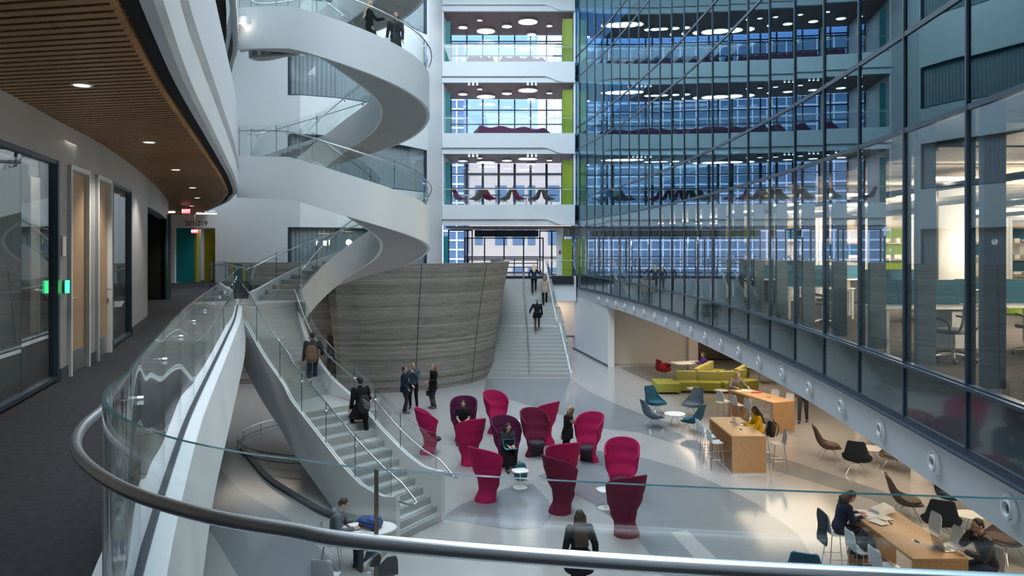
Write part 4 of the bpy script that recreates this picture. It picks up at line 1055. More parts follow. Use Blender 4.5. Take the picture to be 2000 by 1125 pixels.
# ---- outside: pale building with windows beyond the lounges, glass tower at its left, ground
M['stone'] = mat('pale_stone', (.44, .39, .31), .8, noise=.12, nscale=1.2)
M['bluefacade'] = mat('blue_glass_facade', (.10, .17, .24), .15, spec=.8)
s = MB(); s.box((10.2, 88, 6.5), (30, 10, 20)); bd = tag(s.build('stone_building', 'stone', None, False), 'pale stone building with rows of windows seen through the far lounge', 'building')
for z in (3.0, 7.2, 11.9):
    for k in range(15):
        f = MB(); x = -3.6+k*1.9+(.5 if k % 3 else 0); f.box((x, 82.98, z+.2), (1.25 if k % 3 else .8, .1, 1.7)); f.build('window', 'bluefacade', bd, False)
s = MB()
for z in (1.6, 5.4, 9.9, 14.4, 16.3): s.box((10.2, 82.9, z), (30, .3, .25))
s.build('cornice', 'stone', bd, False)
s = MB(); s.box((-10.9, 86, 10), (11.5, 8, 36)); t_ = tag(s.build('office_tower', 'bluefacade', None, False), 'blue glass office tower seen at the left through the far lounges', 'building')
s = MB()
for z in range(0, 26, 1): s.box((-10.9, 81.97, z*1.0), (11.5, .06, .18))
for k in range(8): s.box((-16.4+k*1.5, 81.95, 10), (.15, .06, 36))
s.build('mullion_grid', 'fascia', t_, False)
s = MB(); s.box((7.4, 95, 14), (8.5, 3, 36)); sl = tag(s.build('pale_tower', 'whitewarm', None, False), 'pale ribbed tower seen at the right through the upper far lounges', 'building')
s = MB()
for k in range(14): s.box((3.3+k*.62, 93.46, 14), (.2, .1, 36))
s.build('ribs', 'fascia', sl, False)
s = MB(); s.box((0, 90, -.2), (160, 76, .2)); struct('ground_street', s, 'stone')
# ================================================================ FURNITURE ON THE LOBBY FLOOR
def Y(px, py, z=0):
    d = 1500*(EYE-z)/(py-484); return ((px-1000)/1500*d, d, z)
# ---- high-backed shell chairs (front is local +y)
def shell_chair(shellmat, label, loc, rz):
    r = thing('high_back_armchair', label, 'armchair', loc, rz, 'high-backed shell armchairs')
    H = 1.36; nz_, na = 26, 32
    def lerpk(K, z):
        for (a, p), (b, q) in zip(K, K[1:]):
            if z <= b: t = (z-a)/(b-a); t = t*t*(3-2*t); return p+(q-p)*t
        return K[-1][1]
    R = [(0, .285), (.24, .24), (.45, .30), (.75, .405), (1.1, .445), (1.36, .455)]
    S = [(0, 122), (.30, 116), (.46, 102), (.62, 92), (.84, 100), (1.1, 118), (1.36, 126)]
    BK = [(0, .37), (.28, .235), (.45, .245), (.8, .385), (1.1, .475), (1.36, .53)]
    def pt(u, v, inn):
        a = u; top = 1.36-.34*(abs(u)**2.2); z = v*top
        phi = math.radians(lerpk(S, z)); rx = lerpk(R, z)-inn; ry = lerpk(R, z)*.92
        th = a*phi; oy = ry-lerpk(BK, z)
        return (math.sin(th)*rx, -math.cos(th)*(ry-inn)+oy, z)
    b = MB(); out = [[pt(-1+2*j/na, i/nz_, 0) for j in range(na+1)] for i in range(nz_+1)]
    inn = [[pt(-1+2*j/na, i/nz_, .042) for j in range(na+1)] for i in range(nz_+1)]
    rows = []
    for i in range(nz_+1):
        rows.append(out[i]+inn[i][::-1])
    # rolled top rim
    mid = [tuple((Vector(p)+Vector(q))/2+Vector((0, 0, .02))) for p, q in zip(out[-1], inn[-1])]
    rows.append([tuple(Vector(p).lerp(Vector(m_), .55)+Vector((0, 0, .006))) for p, m_ in zip(out[-1]+inn[-1][::-1], mid+mid[::-1])])
    b.loft(rows, True, True); sh = b.build('shell', shellmat, r)
    s = MB(); rr = []
    for (z, k) in ((0.0, .97), (.2, .93), (.34, .96), (.37, .985)):
        rx = lerpk(R, z)-.04; ry = lerpk(R, z)*.92; oy = ry-lerpk(BK, z)
        rr.append([(math.sin(t)*rx*k, max(-math.cos(t)*(ry-.04)*k, -9)+oy if -math.cos(t) < .45 else .45*(ry-.04)*k+oy+.03*(-math.cos(t)-.45), z) for t in [2*PI*q/28 for q in range(28)]])
    s.loft(rr, True, True); s.build('base', 'darkseat', r)
    s = MB(); rr = []
    for (z, k) in ((.37, .96), (.385, 1.0), (.43, 1.0), (.455, .95), (.46, .8)):
        rr.append([(math.sin(t)*(lerpk(R, .4)-.05)*k, -math.cos(t)*(lerpk(R, .4)-.03)*k+.03, z) for t in [2*PI*q/28 for q in range(28)]])
    s.loft(rr, True, True); s.build('seat_cushion', 'darkseat' if shellmat != 'plum' else 'plum', r)
    # seam down the back
    p = [pt(0, v/10, -.002) for v in range(0, 11)]; m_ = MB(); m_.tube(p, .004, 6); m_.build('back_seam', shellmat, sh)
    return r
proto = {}
def high_back(m, label, px, py, face, z=0):
    """face: heading of the open front in degrees, 0 = away from the viewpoint, 90 = to the left"""
    loc = Y(px, py); rz = math.radians(face)
    if m not in proto: proto[m] = shell_chair(m, label, loc, rz); return proto[m]
    return dup(proto[m], loc, rz, label)
CH = [('magenta', 'leftmost magenta high-backed armchair, nearest the foot of the spiral stair', 843, 884, -70),
      ('plum', 'plum high-backed armchair seating the man in a black T-shirt', 905, 862, 178),
      ('magenta', 'magenta high-backed armchair farthest back, opening towards the right and the viewer', 972, 846, -140),
      ('magenta', 'magenta high-backed armchair, back turned, in front of the man in the black T-shirt', 916, 905, 30),
      ('plum', 'plum high-backed armchair seating the woman with the teal laptop', 992, 912, -150),
      ('magenta', 'magenta high-backed armchair, back turned, left of the nearest small white side table', 954, 975, -42),
      ('burgundy', 'burgundy high-backed armchair with its empty dark seat showing, left of the standing woman', 1047, 892, -155),
      ('magenta', 'magenta high-backed armchair half hidden behind the empty burgundy one', 1062, 865, 48),
      ('magenta', 'magenta high-backed armchair right of the standing woman, its seat showing at the left', 1147, 902, 140),
      ('magenta', 'magenta high-backed armchair in front of the standing woman, back to the viewer', 1097, 962, 20),
      ('burgundy', 'burgundy high-backed armchair with a sloping top edge in the front middle', 1100, 998, -52),
      ('magenta', 'magenta high-backed armchair, open to the viewer, behind the front right burgundy one', 1214, 970, 165),
      ('burgundy', 'burgundy high-backed armchair nearest the viewer at the right, back turned', 1219, 1041, 22)]
for m, lab, px, py, face in CH: high_back(m, lab, px, py, face)
# ---- small white side tables: rounded square top, stem, foot
def side_table(label, loc, h=.46, s=.42, rz=.3, group=None):
    r = thing('side_table', label, 'table', loc, rz, group)
    b = MB(); b.rbox((0, 0, h-.012), (s, s, .024), .14); b.build('table_top', 'laminate', r)
    b = MB(); b.tube([(0, 0, .02), (0, 0, h-.02)], .016, 10); b.build('stem', 'laminate', r)
    b = MB(); b.rbox((0, 0, .011), (s*.85, s*.8, .022), .13); b.build('foot', 'laminate', r)
    return r
side_table('small white side table beside the seated woman with the teal laptop', Y(1016, 953), .46)
side_table('small white side table between the farthest magenta chair and the empty burgundy one', Y(1004, 846), .42)
side_table('small white side table half hidden behind the front right burgundy chair', Y(1183, 993), .46)
side_table('small white side table in front of the lime green sofa', Y(1356, 782), .5, .55)
side_table('small white side table between the sofa and the grey bar stool', Y(1409, 786), .5, .5)
# ---- bucket lounge chairs on wire legs
def lounge(label, loc, rz, m, h=.98):
    r = thing('lounge_chair', label, 'armchair', loc, rz, 'bucket lounge chairs')
    prof = [(.32, .40, .20, .00), (.29, .405, .29, .01), (.18, .385, .36, .04), (.02, .365, .39, .09), (-.14, .375, .385, .14), (-.25, .45, .36, .14), (-.30, .56, .32, .11), (-.335, .70, .285, .08), (-.375, .84, .25, .05), (-.41, .94, .225, .035), (-.425, .985, .17, .02)]
    n = 14; a = []; bt = []
    for (y, z, w, c) in spline([tuple(p[:3]) for p in prof], 3) and [tuple(q)+() for q in []] or []: pass
    PP = spline([(p[0], p[1], p[2]) for p in prof], 3); CC = spline([(p[3], 0, 0) for p in prof], 3)
    for q, cc in zip(PP, CC):
        y, z, w = q; c = cc[0]; ra = []; rb = []
        seat = max(0, min(1, (.62-z)/.22)); seat = seat*seat*(3-2*seat)
        for k in range(n+1):
            u = -1+2*k/n; x = w*math.sin(u*PI/2)/1.0; e = abs(u)**2.4
            dz = c*e*(.25+.75*seat); dy = c*e*(.35+.65*(1-seat))*1.2
            ra.append((x, y+dy, z+dz)); rb.append((x*.97, y+dy-.035*(1-seat), z+dz-.035*seat-.004))
        a.append(ra+rb[::-1])
    b = MB(); b.loft(a, True, True); b.build('shell', m, r)
    c = MB(); rr = []
    for z, k in ((.385, .9), (.41, 1), (.445, 1), (.46, .9)): rr.append([(.29*k*math.cos(t)*(1+.0*math.sin(t)), .05+.25*k*math.sin(t), z+.01*math.cos(t)**2) for t in [2*PI*q/24 for q in range(24)]])
    c.loft(rr, True, True); c.build('seat_cushion', m, r)
    hub = MB(); hub.lathe([(.0, .29), (.06, .29), (.10, .36), (.0, .37)], n=16); hub.build('hub', 'plasticdark', r)
    for sx in (-1, 1):
        for sy in (-1, 1):
            l = MB(); l.tube([(sx*.03, sy*.03, .32), (sx*.14, sy*.14, .27), (sx*.27, sy*.26, .0)], .009, 6); l.build('leg', 'chrome', r)
    return r
lp = {}
def lc(label, px, py, face, m):
    loc = Y(px, py); rz = math.radians(face)
    if m not in lp: lp[m] = lounge(label, loc, rz, m)
    else: dup(lp[m], loc, rz, label)
lc('slate blue lounge chair in the left group, seen from behind at its lower left', 1276, 835, -75, 'bluegrey')
lc('teal lounge chair in the left group, facing the viewer at its upper left', 1281, 808, -150, 'tealfab')
lc('slate blue lounge chair in the left group, at its upper right near the bar stool', 1353, 812, 135, 'bluegrey')
lc('teal lounge chair in the left group, back to the viewer at its lower right', 1352, 844, 50, 'tealfab')
lc('taupe lounge chair at the left of the right-hand group, facing right', 1618, 897, -100, 'brownfab')
lc('black lounge chair of the right-hand group, back to the viewer', 1674, 925, -28, 'navyfab')
lc('dark teal lounge chair partly hidden under the white beam behind the black one', 1702, 868, -170, 'navyfab')
lc('taupe lounge chair cut off by the white beam, right of the black lounge chair', 1748, 918, 130, 'brownfab')
lc('taupe lounge chair behind the long bar table, facing right', 1770, 1012, -105, 'brownfab')
lc('black lounge chair partly under the beam behind the leather-jacket man', 1862, 1000, 170, 'navyfab')
lc('dark navy lounge chair directly behind the leather-jacket man', 1838, 1056, -25, 'navyfab')
lc('taupe lounge chair at the far right edge under the beam', 1962, 1092, 110, 'brownfab')
lc('teal lounge chair cut off by the bottom edge of the photo', 1573, 1172, -22, 'tealfab')
def round_table(label, loc, rad=.36, h=.42):
    r = thing('coffee_table', label, 'table', loc)
    b = MB(); b.lathe([(.0, h-.025), (rad, h-.025), (rad+.01, h-.01), (rad, h), (.0, h)], n=36); b.build('table_top', 'laminate', r)
    for k in range(4):
        a = k*PI/2+.6; l = MB(); l.tube([(.05*math.cos(a), .05*math.sin(a), h-.03), (.24*math.cos(a), .24*math.sin(a), .0)], .008, 6); l.build('leg', 'chrome', r)
round_table('round white coffee table amid the teal and slate lounge chairs', Y(1318, 831))
round_table('round white coffee table amid the black and taupe lounge chairs', Y(1702, 903), .34)
round_table('round white coffee table behind the leather-jacket man under the beam', Y(1895, 1042), .3)
# ---- stools and chairs with pale plastic shells
def shell_seat(r, h, m, m2, seat_z):
    prof = [(.19, -.02, .17), (.17, .0, .205), (.0, -.015, .215), (-.14, .0, .215), (-.185, .07, .21), (-.21, .20, .205), (-.225, .33, .185), (-.23, .37, .14)]
    rows = []
    for (y, z, w) in spline(prof, 3):
        a = []; b_ = []
        for k in range(11):
            u = -1+2*k/10; x = w*u; e = abs(u)**3*.035
            up_ = 1 if z < .05 else 0
            a.append((x, y+(0 if up_ else e), seat_z+z+(e*.5 if up_ else 0))); b_.append((x, y-.012*(1-up_)+(0 if up_ else e), seat_z+z-.012+(e*.5 if up_ else 0)))
        rows.append(a+b_[::-1])
    b = MB(); b.loft(rows, True, True); b.build('shell', m, r)
def stool(label, loc, rz, m='plastic', h=.74):
    r = thing('bar_stool', label, 'stool', loc, rz, 'pale bar stools')
    shell_seat(r, h, m, m, h)
    for sx in (-1, 1):
        for sy in (-1, 1): l = MB(); l.tube([(sx*.13, sy*.12, h-.02), (sx*.21, sy*.20, 0)], .010, 6); l.build('leg', 'chrome', r)
    z = .28; k = 1-(z/h); q = .13+.08*k; w = .12+.08*k
    f = MB(); f.tube([(q, w, z), (-q, w, z), (-q, -w, z), (q, -w, z)], .008, 6, closed=True); f.build('footrest', 'chrome', r)
    return r
st0 = [None]
def st(label, x, y, face, grp=None):
    if st0[0] is None: st0[0] = stool(label, (x, y, 0), math.radians(face))
    else: dup(st0[0], (x, y, 0), math.radians(face), label)
def bar_table(label, c, w, L, rz, feat):
    r = thing('bar_table', label, 'table', (c[0], c[1], 0), rz, 'oak bar tables')
    b = MB(); b.rbox((0, 0, 1.025), (w, L, .05), .008); b.build('table_top', 'oak', r)
    for s_ in (-1, 1): b = MB(); b.box((0, s_*(L/2-.025), .51), (w, .05, .98)); b.build('end_panel', 'oak', r, False); 
    b = MB(); b.box((0, 0, .012), (w*.96, L*.99, .024)); b.box((0, -L/2+.03, .02), (w, .065, .04)); b.box((0, L/2-.03, .02), (w, .065, .04)); b.box((0, 0, .30), (.05, L-.1, .05)); b.build('plinth', 'steel', r, False)
    for y in (-.45, .45):
        b = MB(); b.rbox((.0, y, 1.053), (.07, .20, .008), .01); s2 = b.build('power_slot', 'chrome', r); b = MB(); b.box((0, y, 1.058), (.045, .16, .004)); b.build('socket_cover', 'black', s2, False)
    return r
bar_table('oak bar table with the woman in a yellow sweater, middle one', (6.48, 22.2), .93, 2.35, -.045+.06, 0)
bar_table('oak bar table farthest back with the grey-haired man standing at it', (8.68, 26.85), .88, 2.45, math.radians(20), 0)
bar_table('long oak bar table in the front right corner with papers and a laptop', (7.08, 13.9), .93, 2.35, .02, 0)
st('grey bar stool at the far left corner of the middle oak table', 5.72, 22.9, -88); st('grey bar stool on the left of the middle oak table, second', 5.70, 22.25, -92); st('grey bar stool on the left of the middle oak table, nearest the viewer', 5.72, 21.6, -85)
st('grey bar stool on the right of the middle oak table under the woman in yellow', 7.28, 22.4, 90); st('grey bar stool at the right front corner of the middle oak table', 7.44, 21.45, 85)
a = math.radians(20)
def loc2(x, y): return (8.68+x*math.cos(a)-y*math.sin(a), 26.85+x*math.sin(a)+y*math.cos(a))
for x, y, f, lab in ((-.85, .9, -70, 'grey bar stool at the far left corner of the farthest oak table'), (-.82, .15, -72, 'grey bar stool on the left of the farthest oak table, middle'), (-.8, -.6, -68, 'grey bar stool on the left of the farthest oak table, nearest the viewer'), (.85, -.3, 112, 'grey bar stool on the right side of the farthest oak table, near its front'), (.86, .5, 112, 'grey bar stool on the right side of the farthest oak table, farther back')):
    p = loc2(x, y); st(lab, p[0], p[1], f)
st('grey bar stool under the woman in navy at the front right oak table', 6.22, 14.75, -92); st('pale bar stool with a black bag on it at the front right oak table', 6.30, 13.9, -88); st('pale bar stool nearest the viewer on the left of the front right oak table', 6.36, 13.1, -84)
st('pale bar stool across the front right oak table behind the papers', 7.95, 14.75, 90); st('pale bar stool across the front right oak table, middle', 7.95, 14.0, 90); st('pale bar stool under the leather-jacket man', 8.02, 12.95, 84)
# ---- café table and chairs at the bottom left
r = thing('cafe_table', 'oval white café table with a blue backpack on it, under the foreground handrail', 'table', (-2.80, 14.95, 0), .25)
b = MB(); b.lathe([(.0, .715), (.46, .715), (.475, .73), (.46, .745), (.0, .745)], n=40); o = b.build('table_top', 'laminate', r); o.scale = (1.18, .82, 1)
b = MB(); b.tube([(0, 0, .02), (0, 0, .72)], .035, 12); b.build('stem', 'steel', r)
b = MB(); b.lathe([(.0, .0), (.27, .0), (.26, .02), (.05, .04), (.0, .04)], n=28); b.build('foot', 'steel', r)
def cafe_chair(label, loc, rz, m='plastic'):
    r = thing('cafe_chair', label, 'chair', loc, rz, 'café chairs')
    shell_seat(r, .45, m, m, .46)
    for sx in (-1, 1):
        for sy in (-1, 1): l = MB(); l.tube([(sx*.14, sy*.13, .45), (sx*.20, sy*.20, 0)], .010, 6); l.build('leg', 'chrome', r)
    return r
cafe_chair('pale café chair under the man in the grey hoodie', (-3.52, 14.96, 0), -1.45)
cafe_chair('pale café chair below the foreground handrail, left of the stainless stem', (-3.25, 13.45, 0), -.2)
cafe_chair('dark shelled café chair below the foreground handrail at its right', (-2.25, 13.55, 0), .35, 'plasticdark')
# ---- lime green modular sofa
sf = thing('modular_sofa', 'lime green modular sofa bending past the white side tables under the office beam', 'sofa', (7.6, 33.2, 0))
def module(c, w, d, rz, back=None, name='seat_module'):
    b = MB(); b.rbox((c[0], c[1], .26), (w, d, .36), .03, rz); s_ = b.build(name, 'limefab', sf)
    f = MB(); R = Matrix.Rotation(rz, 3, 'Z')
    for sx in (-1, 1):
        for sy in (-1, 1):
            q = R @ Vector((sx*(w/2-.06), sy*(d/2-.06), 0)); f.tube([(c[0]+q.x, c[1]+q.y, 0), (c[0]+q.x, c[1]+q.y, .09)], .015, 6)
    f.build('feet', 'chrome', s_)
    if back:
        q = R @ Vector((0, back*(d/2-.12), 0)); b = MB(); b.rbox((c[0]+q.x, c[1]+q.y, .60), (w, .24, .42), .05, rz); b.build('backrest', 'limefab2', sf)
module((-.95, -.05), 1.0, 1.35, 0); module((-.0, .1), .9, .95, 0, 1); module((.92, .0), .95, .95, -.18, 1); module((1.85, .02), .95, .95, .22, 1); module((2.6, .45), .75, .95, .5, 1)
module((1.15, 1.55), 1.4, .8, math.radians(62), 1); module((1.85, 2.75), 1.4, .8, math.radians(62), 1); module((2.2, 1.15), 1.3, .8, math.radians(62), -1); module((2.85, 2.3), 1.3, .8, math.radians(62), -1)
# ---- white table with the woman in purple, red chairs, second white table
def pedestal(label, loc, rz, w, d, h=.74):
    r = thing('meeting_table', label, 'table', loc, rz)
    b = MB(); b.rbox((0, 0, h-.015), (w, d, .03), .18); b.build('table_top', 'laminate', r)
    b = MB(); b.tube([(0, 0, .02), (0, 0, h-.02)], .04, 12); b.build('stem', 'steel', r); b = MB(); b.lathe([(.0, 0), (.3, 0), (.28, .02), (.0, .03)], n=24); b.build('foot', 'steel', r)
pedestal('white table at which the woman in purple sits, beside the red chairs', (8.35, 36.6, 0), .3, 1.5, .9); pedestal('white table at the right behind the lime sofa', (11.4, 35.3, 0), .2, 1.2, .9)
for i, (x, y, f) in enumerate(((7.1, 36.0, -70), (7.35, 37.2, -80))):
    r = thing('tub_chair', 'red tub chair at the white table by the sofa, %s' % ('nearer the viewer' if i == 0 else 'farther back'), 'chair', (x, y, 0), math.radians(f), 'red tub chairs')
    rows = []
    for (yy_, z, w) in spline([(.27, .44, .22), (.24, .46, .27), (0, .43, .3), (-.2, .46, .3), (-.28, .56, .3), (-.32, .74, .27), (-.33, .8, .2)], 3):
        aa = [(w*math.sin(u*PI/2), yy_+(.12*abs(u)**3 if z > .5 else 0), z+(.14*abs(u)**4 if z < .5 else 0)) for u in [-1+k/6 for k in range(13)]]
        rows.append(aa+[(x_*.95, y_-.03, z_-.04) for x_, y_, z_ in aa][::-1])
    b = MB(); b.loft(rows, True, True); b.build('shell', 'crimson', r)
    for sx in (-1, 1):
        for sy in (-1, 1): l = MB(); l.tube([(sx*.2, sy*.18, .43), (sx*.23, sy*.22, 0)], .012, 6); l.build('leg', 'chrome', r)
# ---- chairs and tables seen behind the third floor balustrade
first = None
for i, (x, y, f, m) in enumerate(((-3.2, 47.1, -60, 'burgundy'), (-2.25, 47.2, 60, 'brownfab'), (-1.35, 47.0, -50, 'burgundy'), (-.45, 47.2, 70, 'brownfab'), (.45, 47.1, -60, 'burgundy'), (1.35, 47.2, 70, 'brownfab'), (2.25, 47.1, -70, 'brownfab'))):
    if m not in lp: lp[m] = lounge('', (x, y, L3), math.radians(f), m); o = lp[m]
    else: o = dup(lp[m], (x, y, L3), math.radians(f))
    o['label'] = '%s chair behind the third floor balustrade, %s from the left' % ('dark red' if m == 'burgundy' else 'taupe', ('first', 'second', 'third', 'fourth', 'fifth', 'sixth', 'seventh', 'eighth', 'ninth')[i]); o['group'] = 'lounge chairs on the third floor bridge'
for i, x in enumerate((-2.8, -1.0, .9, 2.5)):
    r = thing('cafe_table', 'round table behind the third floor balustrade, %s from the left' % ('first', 'second', 'third', 'fourth')[i], 'table', (x, 48.6, L3), 0, 'tables on the third floor bridge')
    b = MB(); b.lathe([(.0, .71), (.36, .71), (.36, .74), (.0, .74)], n=24); b.build('table_top', 'brownfab' if i else 'laminate', r); b = MB(); b.lathe([(.03, .72), (.03, .03), (.22, .02), (.22, 0), (.0, 0)], n=16); b.build('pedestal', 'steel', r)
# ---- small things
def laptop(label, loc, rz, m='steel', open_=105, scr='screen'):
    r = thing('laptop', label, 'laptop', loc, rz)        # screen side is local +y
    b = MB(); b.rbox((0, 0, .009), (.33, .23, .016), .02); bs = b.build('keyboard_base', m, r); b = MB(); b.box((0, .03, .018), (.28, .11, .002)); b.box((0, -.07, .018), (.1, .06, .002)); b.build('keys', 'plasticdark', bs, False)
    T = Matrix.Translation((0, .115, .015)) @ Matrix.Rotation(math.radians(open_-90)*-1, 4, 'X')
    b = MB(); b.rbox((0, .0, .11), (.33, .010, .22), .004, T=T); ld = b.build('lid', m, r); b = MB(); b.box((0, -.006, .115), (.305, .002, .19), T=T); b.build('display', scr, ld, False)
    return r
lt = laptop('silver laptop in front of the leather-jacket man on the front right bar table', (7.42, 13.15, 1.05), math.radians(95))
T = Matrix.Translation((0, .115, .015)) @ Matrix.Rotation(math.radians(-15), 4, 'X')
b = MB()
for cx_ in (-.009, .009): b.lathe([(.0, 0), (.015, 0), (.015, .001), (.0, .001)], T=T @ Matrix.Translation((cx_, .0055, .12)) @ Matrix.Rotation(-PI/2, 4, 'X'), n=16)
b.lathe([(.0, 0), (.005, 0), (.005, .001), (.0, .001)], T=T @ Matrix.Translation((.004, .0055, .143)) @ Matrix.Rotation(-PI/2, 4, 'X') @ Matrix.Scale(1.7, 4, (0, 1, 0)), n=12)
b.build('lid_emblem', 'laminate', lt)
laptop('silver laptop in front of the woman in the yellow sweater', (6.62, 22.42, 1.05), math.radians(95))
def papers(label, c, z, n, spread, seed, name='paper_stack'):
    random.seed(seed); b = MB()
    for k in range(n):
        b.box((c[0]+random.uniform(-1, 1)*spread[0], c[1]+random.uniform(-1, 1)*spread[1], z+.002+.002*k), (.21, .297, .0015), random.uniform(-.6, .6))
    o = b.build(name, 'paper', None, False); tag(o, label, 'papers'); o['kind'] = 'stuff'; return o
papers('white papers spread over the far end of the front right bar table', (6.95, 14.65), 1.05, 9, (.22, .3), 3)
papers('sheets of paper before the grey-haired man on the farthest bar table', (8.35, 27.6), 1.05, 4, (.2, .2), 5)
b = MB(); b.rbox((0, 0, .01), (.3, .22, .02), .01); tag(b.build('folder', 'red', None, True, (8.72, 27.3, 1.05), .4), 'red folder on the farthest oak bar table', 'folder')
b = MB()
b.loft([[(x, y, z+.03*math.sin(6*x)) for x, y, z in ((-.2, -.14, 0), (.2, -.14, 0), (.2, .14, .02), (-.2, .14, .02))], [(-.18, -.12, .06), (.18, -.12, .1), (.2, .16, .12), (-.16, .14, .05)]], True, True)
tag(b.build('open_book', 'paper', None, True, (7.2, 14.95, 1.06), .3), 'open book with lifted pages at the far end of the front right bar table', 'book')
b = MB(); b.rbox((0, 0, .012), (.24, .31, .02), .01); b.rbox((.01, .0, .026), (.21, .28, .008), .01, mi=1); tag(b.build('open_binder', ['red', 'paper'], None, True, (-3.07, 15.08, .75), -.9), 'red bordered binder with white pages before the man in the grey hoodie', 'binder')
b = MB(); b.rbox((0, 0, .004), (.21, .3, .006), .005); tag(b.build('notebook', 'paper', None, True, (-2.98, 14.78, .75), -.4), 'white notebook at the hand of the man in the grey hoodie', 'notebook')
def backpack(label, loc, rz, m, size=(.32, .2, .44), lie=False, m2='black'):
    r = thing('backpack', label, 'bag', loc, rz)
    w, d, h = size; T = Matrix.Rotation(-PI/2*.92, 4, 'X') if lie else Matrix.Identity(4)
    if lie: T = Matrix.Translation((0, -h*.3, d*.55)) @ T
    b = MB(); rows = []
    for t in range(13):
        v = t/12; k = (1-(2*v-1)**4*.35)*(1-.12*v); zz = v*h
        rows.append([(w/2*k*(1+.05*math.sin(3*a_+v*7))*math.copysign(abs(math.cos(a_))**.6, math.cos(a_)), d/2*k*(1.15-.35*v)*math.copysign(abs(math.sin(a_))**.75, math.sin(a_)), zz) for a_ in [2*PI*q/22 for q in range(22)]])
    b.loft(rows, True, True, T=T); b.build('main_pouch', m, r)
    b = MB(); rows = []
    for t in range(8):
        v = t/7; k = (1-(2*v-1)**4*.5); rows.append([(w*.4*k*math.cos(a_), -d*.5-d*.16*max(0, -math.sin(a_))*k+.03*max(0, math.sin(a_)), h*.08+v*h*.45) for a_ in [2*PI*q/16 for q in range(16)]])
    b.loft(rows, True, True, T=T); b.build('front_pocket', m, r)
    for sx in (-1, 1):
        b = MB(); b.tube([T @ Vector(p) for p in spline([(sx*w*.22, d*.4, h*.95), (sx*w*.26, d*.85, h*.75), (sx*w*.32, d*.9, h*.4), (sx*w*.38, d*.5, h*.08)], 5)], .014, 6); b.build('strap', m2, r)
    b = MB(); b.tube([T @ Vector(p) for p in spline([(-.04, d*.4, h*.97), (0, d*.4, h*1.07), (.04, d*.4, h*.97)], 5)], .009, 6); b.build('handle', m2, r)
    return r
M['bluebag'] = mat('royal_blue_nylon', (.01, .045, .19), .55); M['brownbag'] = mat('brown_canvas', (.14, .08, .045), .8); M['blackbag'] = mat('black_nylon', (.012, .012, .016), .6); M['tealbag'] = mat('teal_nylon', (.01, .08, .10), .6)
backpack('royal blue backpack lying on the oval café table', (-2.68, 14.92, .755), 1.2, 'bluebag', (.36, .17, .44), True)
backpack('black and teal backpack at the feet of the woman with the teal laptop', (.24, 20.6, 0), .4, 'tealbag', (.34, .24, .42))
backpack('black bag slumped on the second bar stool of the front right table', (6.42, 13.92, .755), 1.5, 'blackbag', (.36, .22, .34))
b = MB(); rows = []
for t in range(9):
    v = t/8; rows.append([(-.02+0.012*math.sin(9*v+3*s_), -.2+.4*s_+.02*math.sin(7*v), 1.10-.6*v) for s_ in [q/8 for q in range(9)]]+[(-.05+0.012*math.sin(9*v+3*s_), -.2+.4*s_, 1.10-.6*v) for s_ in [q/8 for q in range(8, -1, -1)]])
b.loft(rows, True, True); tag(b.build('draped_jacket', 'navyfab', None, True, (5.99, 14.75, .04)), 'dark jacket hung over the back of the navy woman\'s stool', 'jacket')
# triple spotlight fixed to the gallery above the stair
r = thing('spotlight_cluster', 'white triple spotlight fixed to the gallery edge left of the upper spiral stair', 'spotlight', (-7.75, 22.2, 12.72))
b = MB(); b.tube([(-.05, .12, .34), (0, .02, .1)], .02, 8); b.build('bracket', 'steel', r)
b = MB(); b.lathe([(.0, .16), (.15, .14), (.19, .05), (.19, -.08), (.0, -.10)], n=24); b.build('housing', 'white', r)
for k in range(3): b = MB(); b.tube([(.02, -.10+0*k, .06-.09*k), (.05, -.21, .04-.09*k)], .038, 10); b.build('lens', 'lamp', r)
# ================================================================ PEOPLE
def skin(name, c): M[name] = mat(name, c, .55)
skin('skin_light', (.55, .33, .25)); skin('skin_tan', (.42, .24, .16)); skin('skin_brown', (.20, .10, .06))
for n_, c_ in (('cloth_black', (.012, .012, .014)), ('cloth_navy', (.018, .025, .05)), ('cloth_charcoal', (.04, .042, .048)), ('cloth_grey', (.15, .165, .18)), ('cloth_greymelange', (.20, .19, .18)),
               ('cloth_beige', (.34, .29, .25)), ('cloth_yellow', (.68, .40, .01)), ('cloth_purple', (.09, .04, .26)), ('cloth_denim', (.03, .05, .09)), ('cloth_teal', (.02, .12, .10)), ('cloth_brown', (.10, .065, .04)),
               ('cloth_bluegrey', (.06, .09, .12)), ('cloth_white', (.62, .64, .65))):
    M[n_] = mat(n_, c_, .9, noise=.12, nscale=25, bump=.25, bscale=40, spec=.2)
M['leather'] = mat('black_leather', (.018, .014, .013), .38, noise=.2, nscale=20, bump=.6, bscale=25)
for n_, c_ in (('hair_black', (.012, .010, .010)), ('hair_brown', (.05, .028, .016)), ('hair_grey', (.22, .21, .20)), ('hair_blond', (.60, .48, .28)), ('hair_lightbrown', (.18, .10, .05)), ('shoe_black', (.012, .012, .013)), ('shoe_brown', (.09, .05, .03)), ('eye_dark', (.01, .008, .008)), ('lips', (.30, .10, .09)), ('boot_tan', (.11, .085, .065))):
    M[n_] = mat(n_, c_, .6, noise=.25 if 'hair' in n_ else 0, nscale=120)
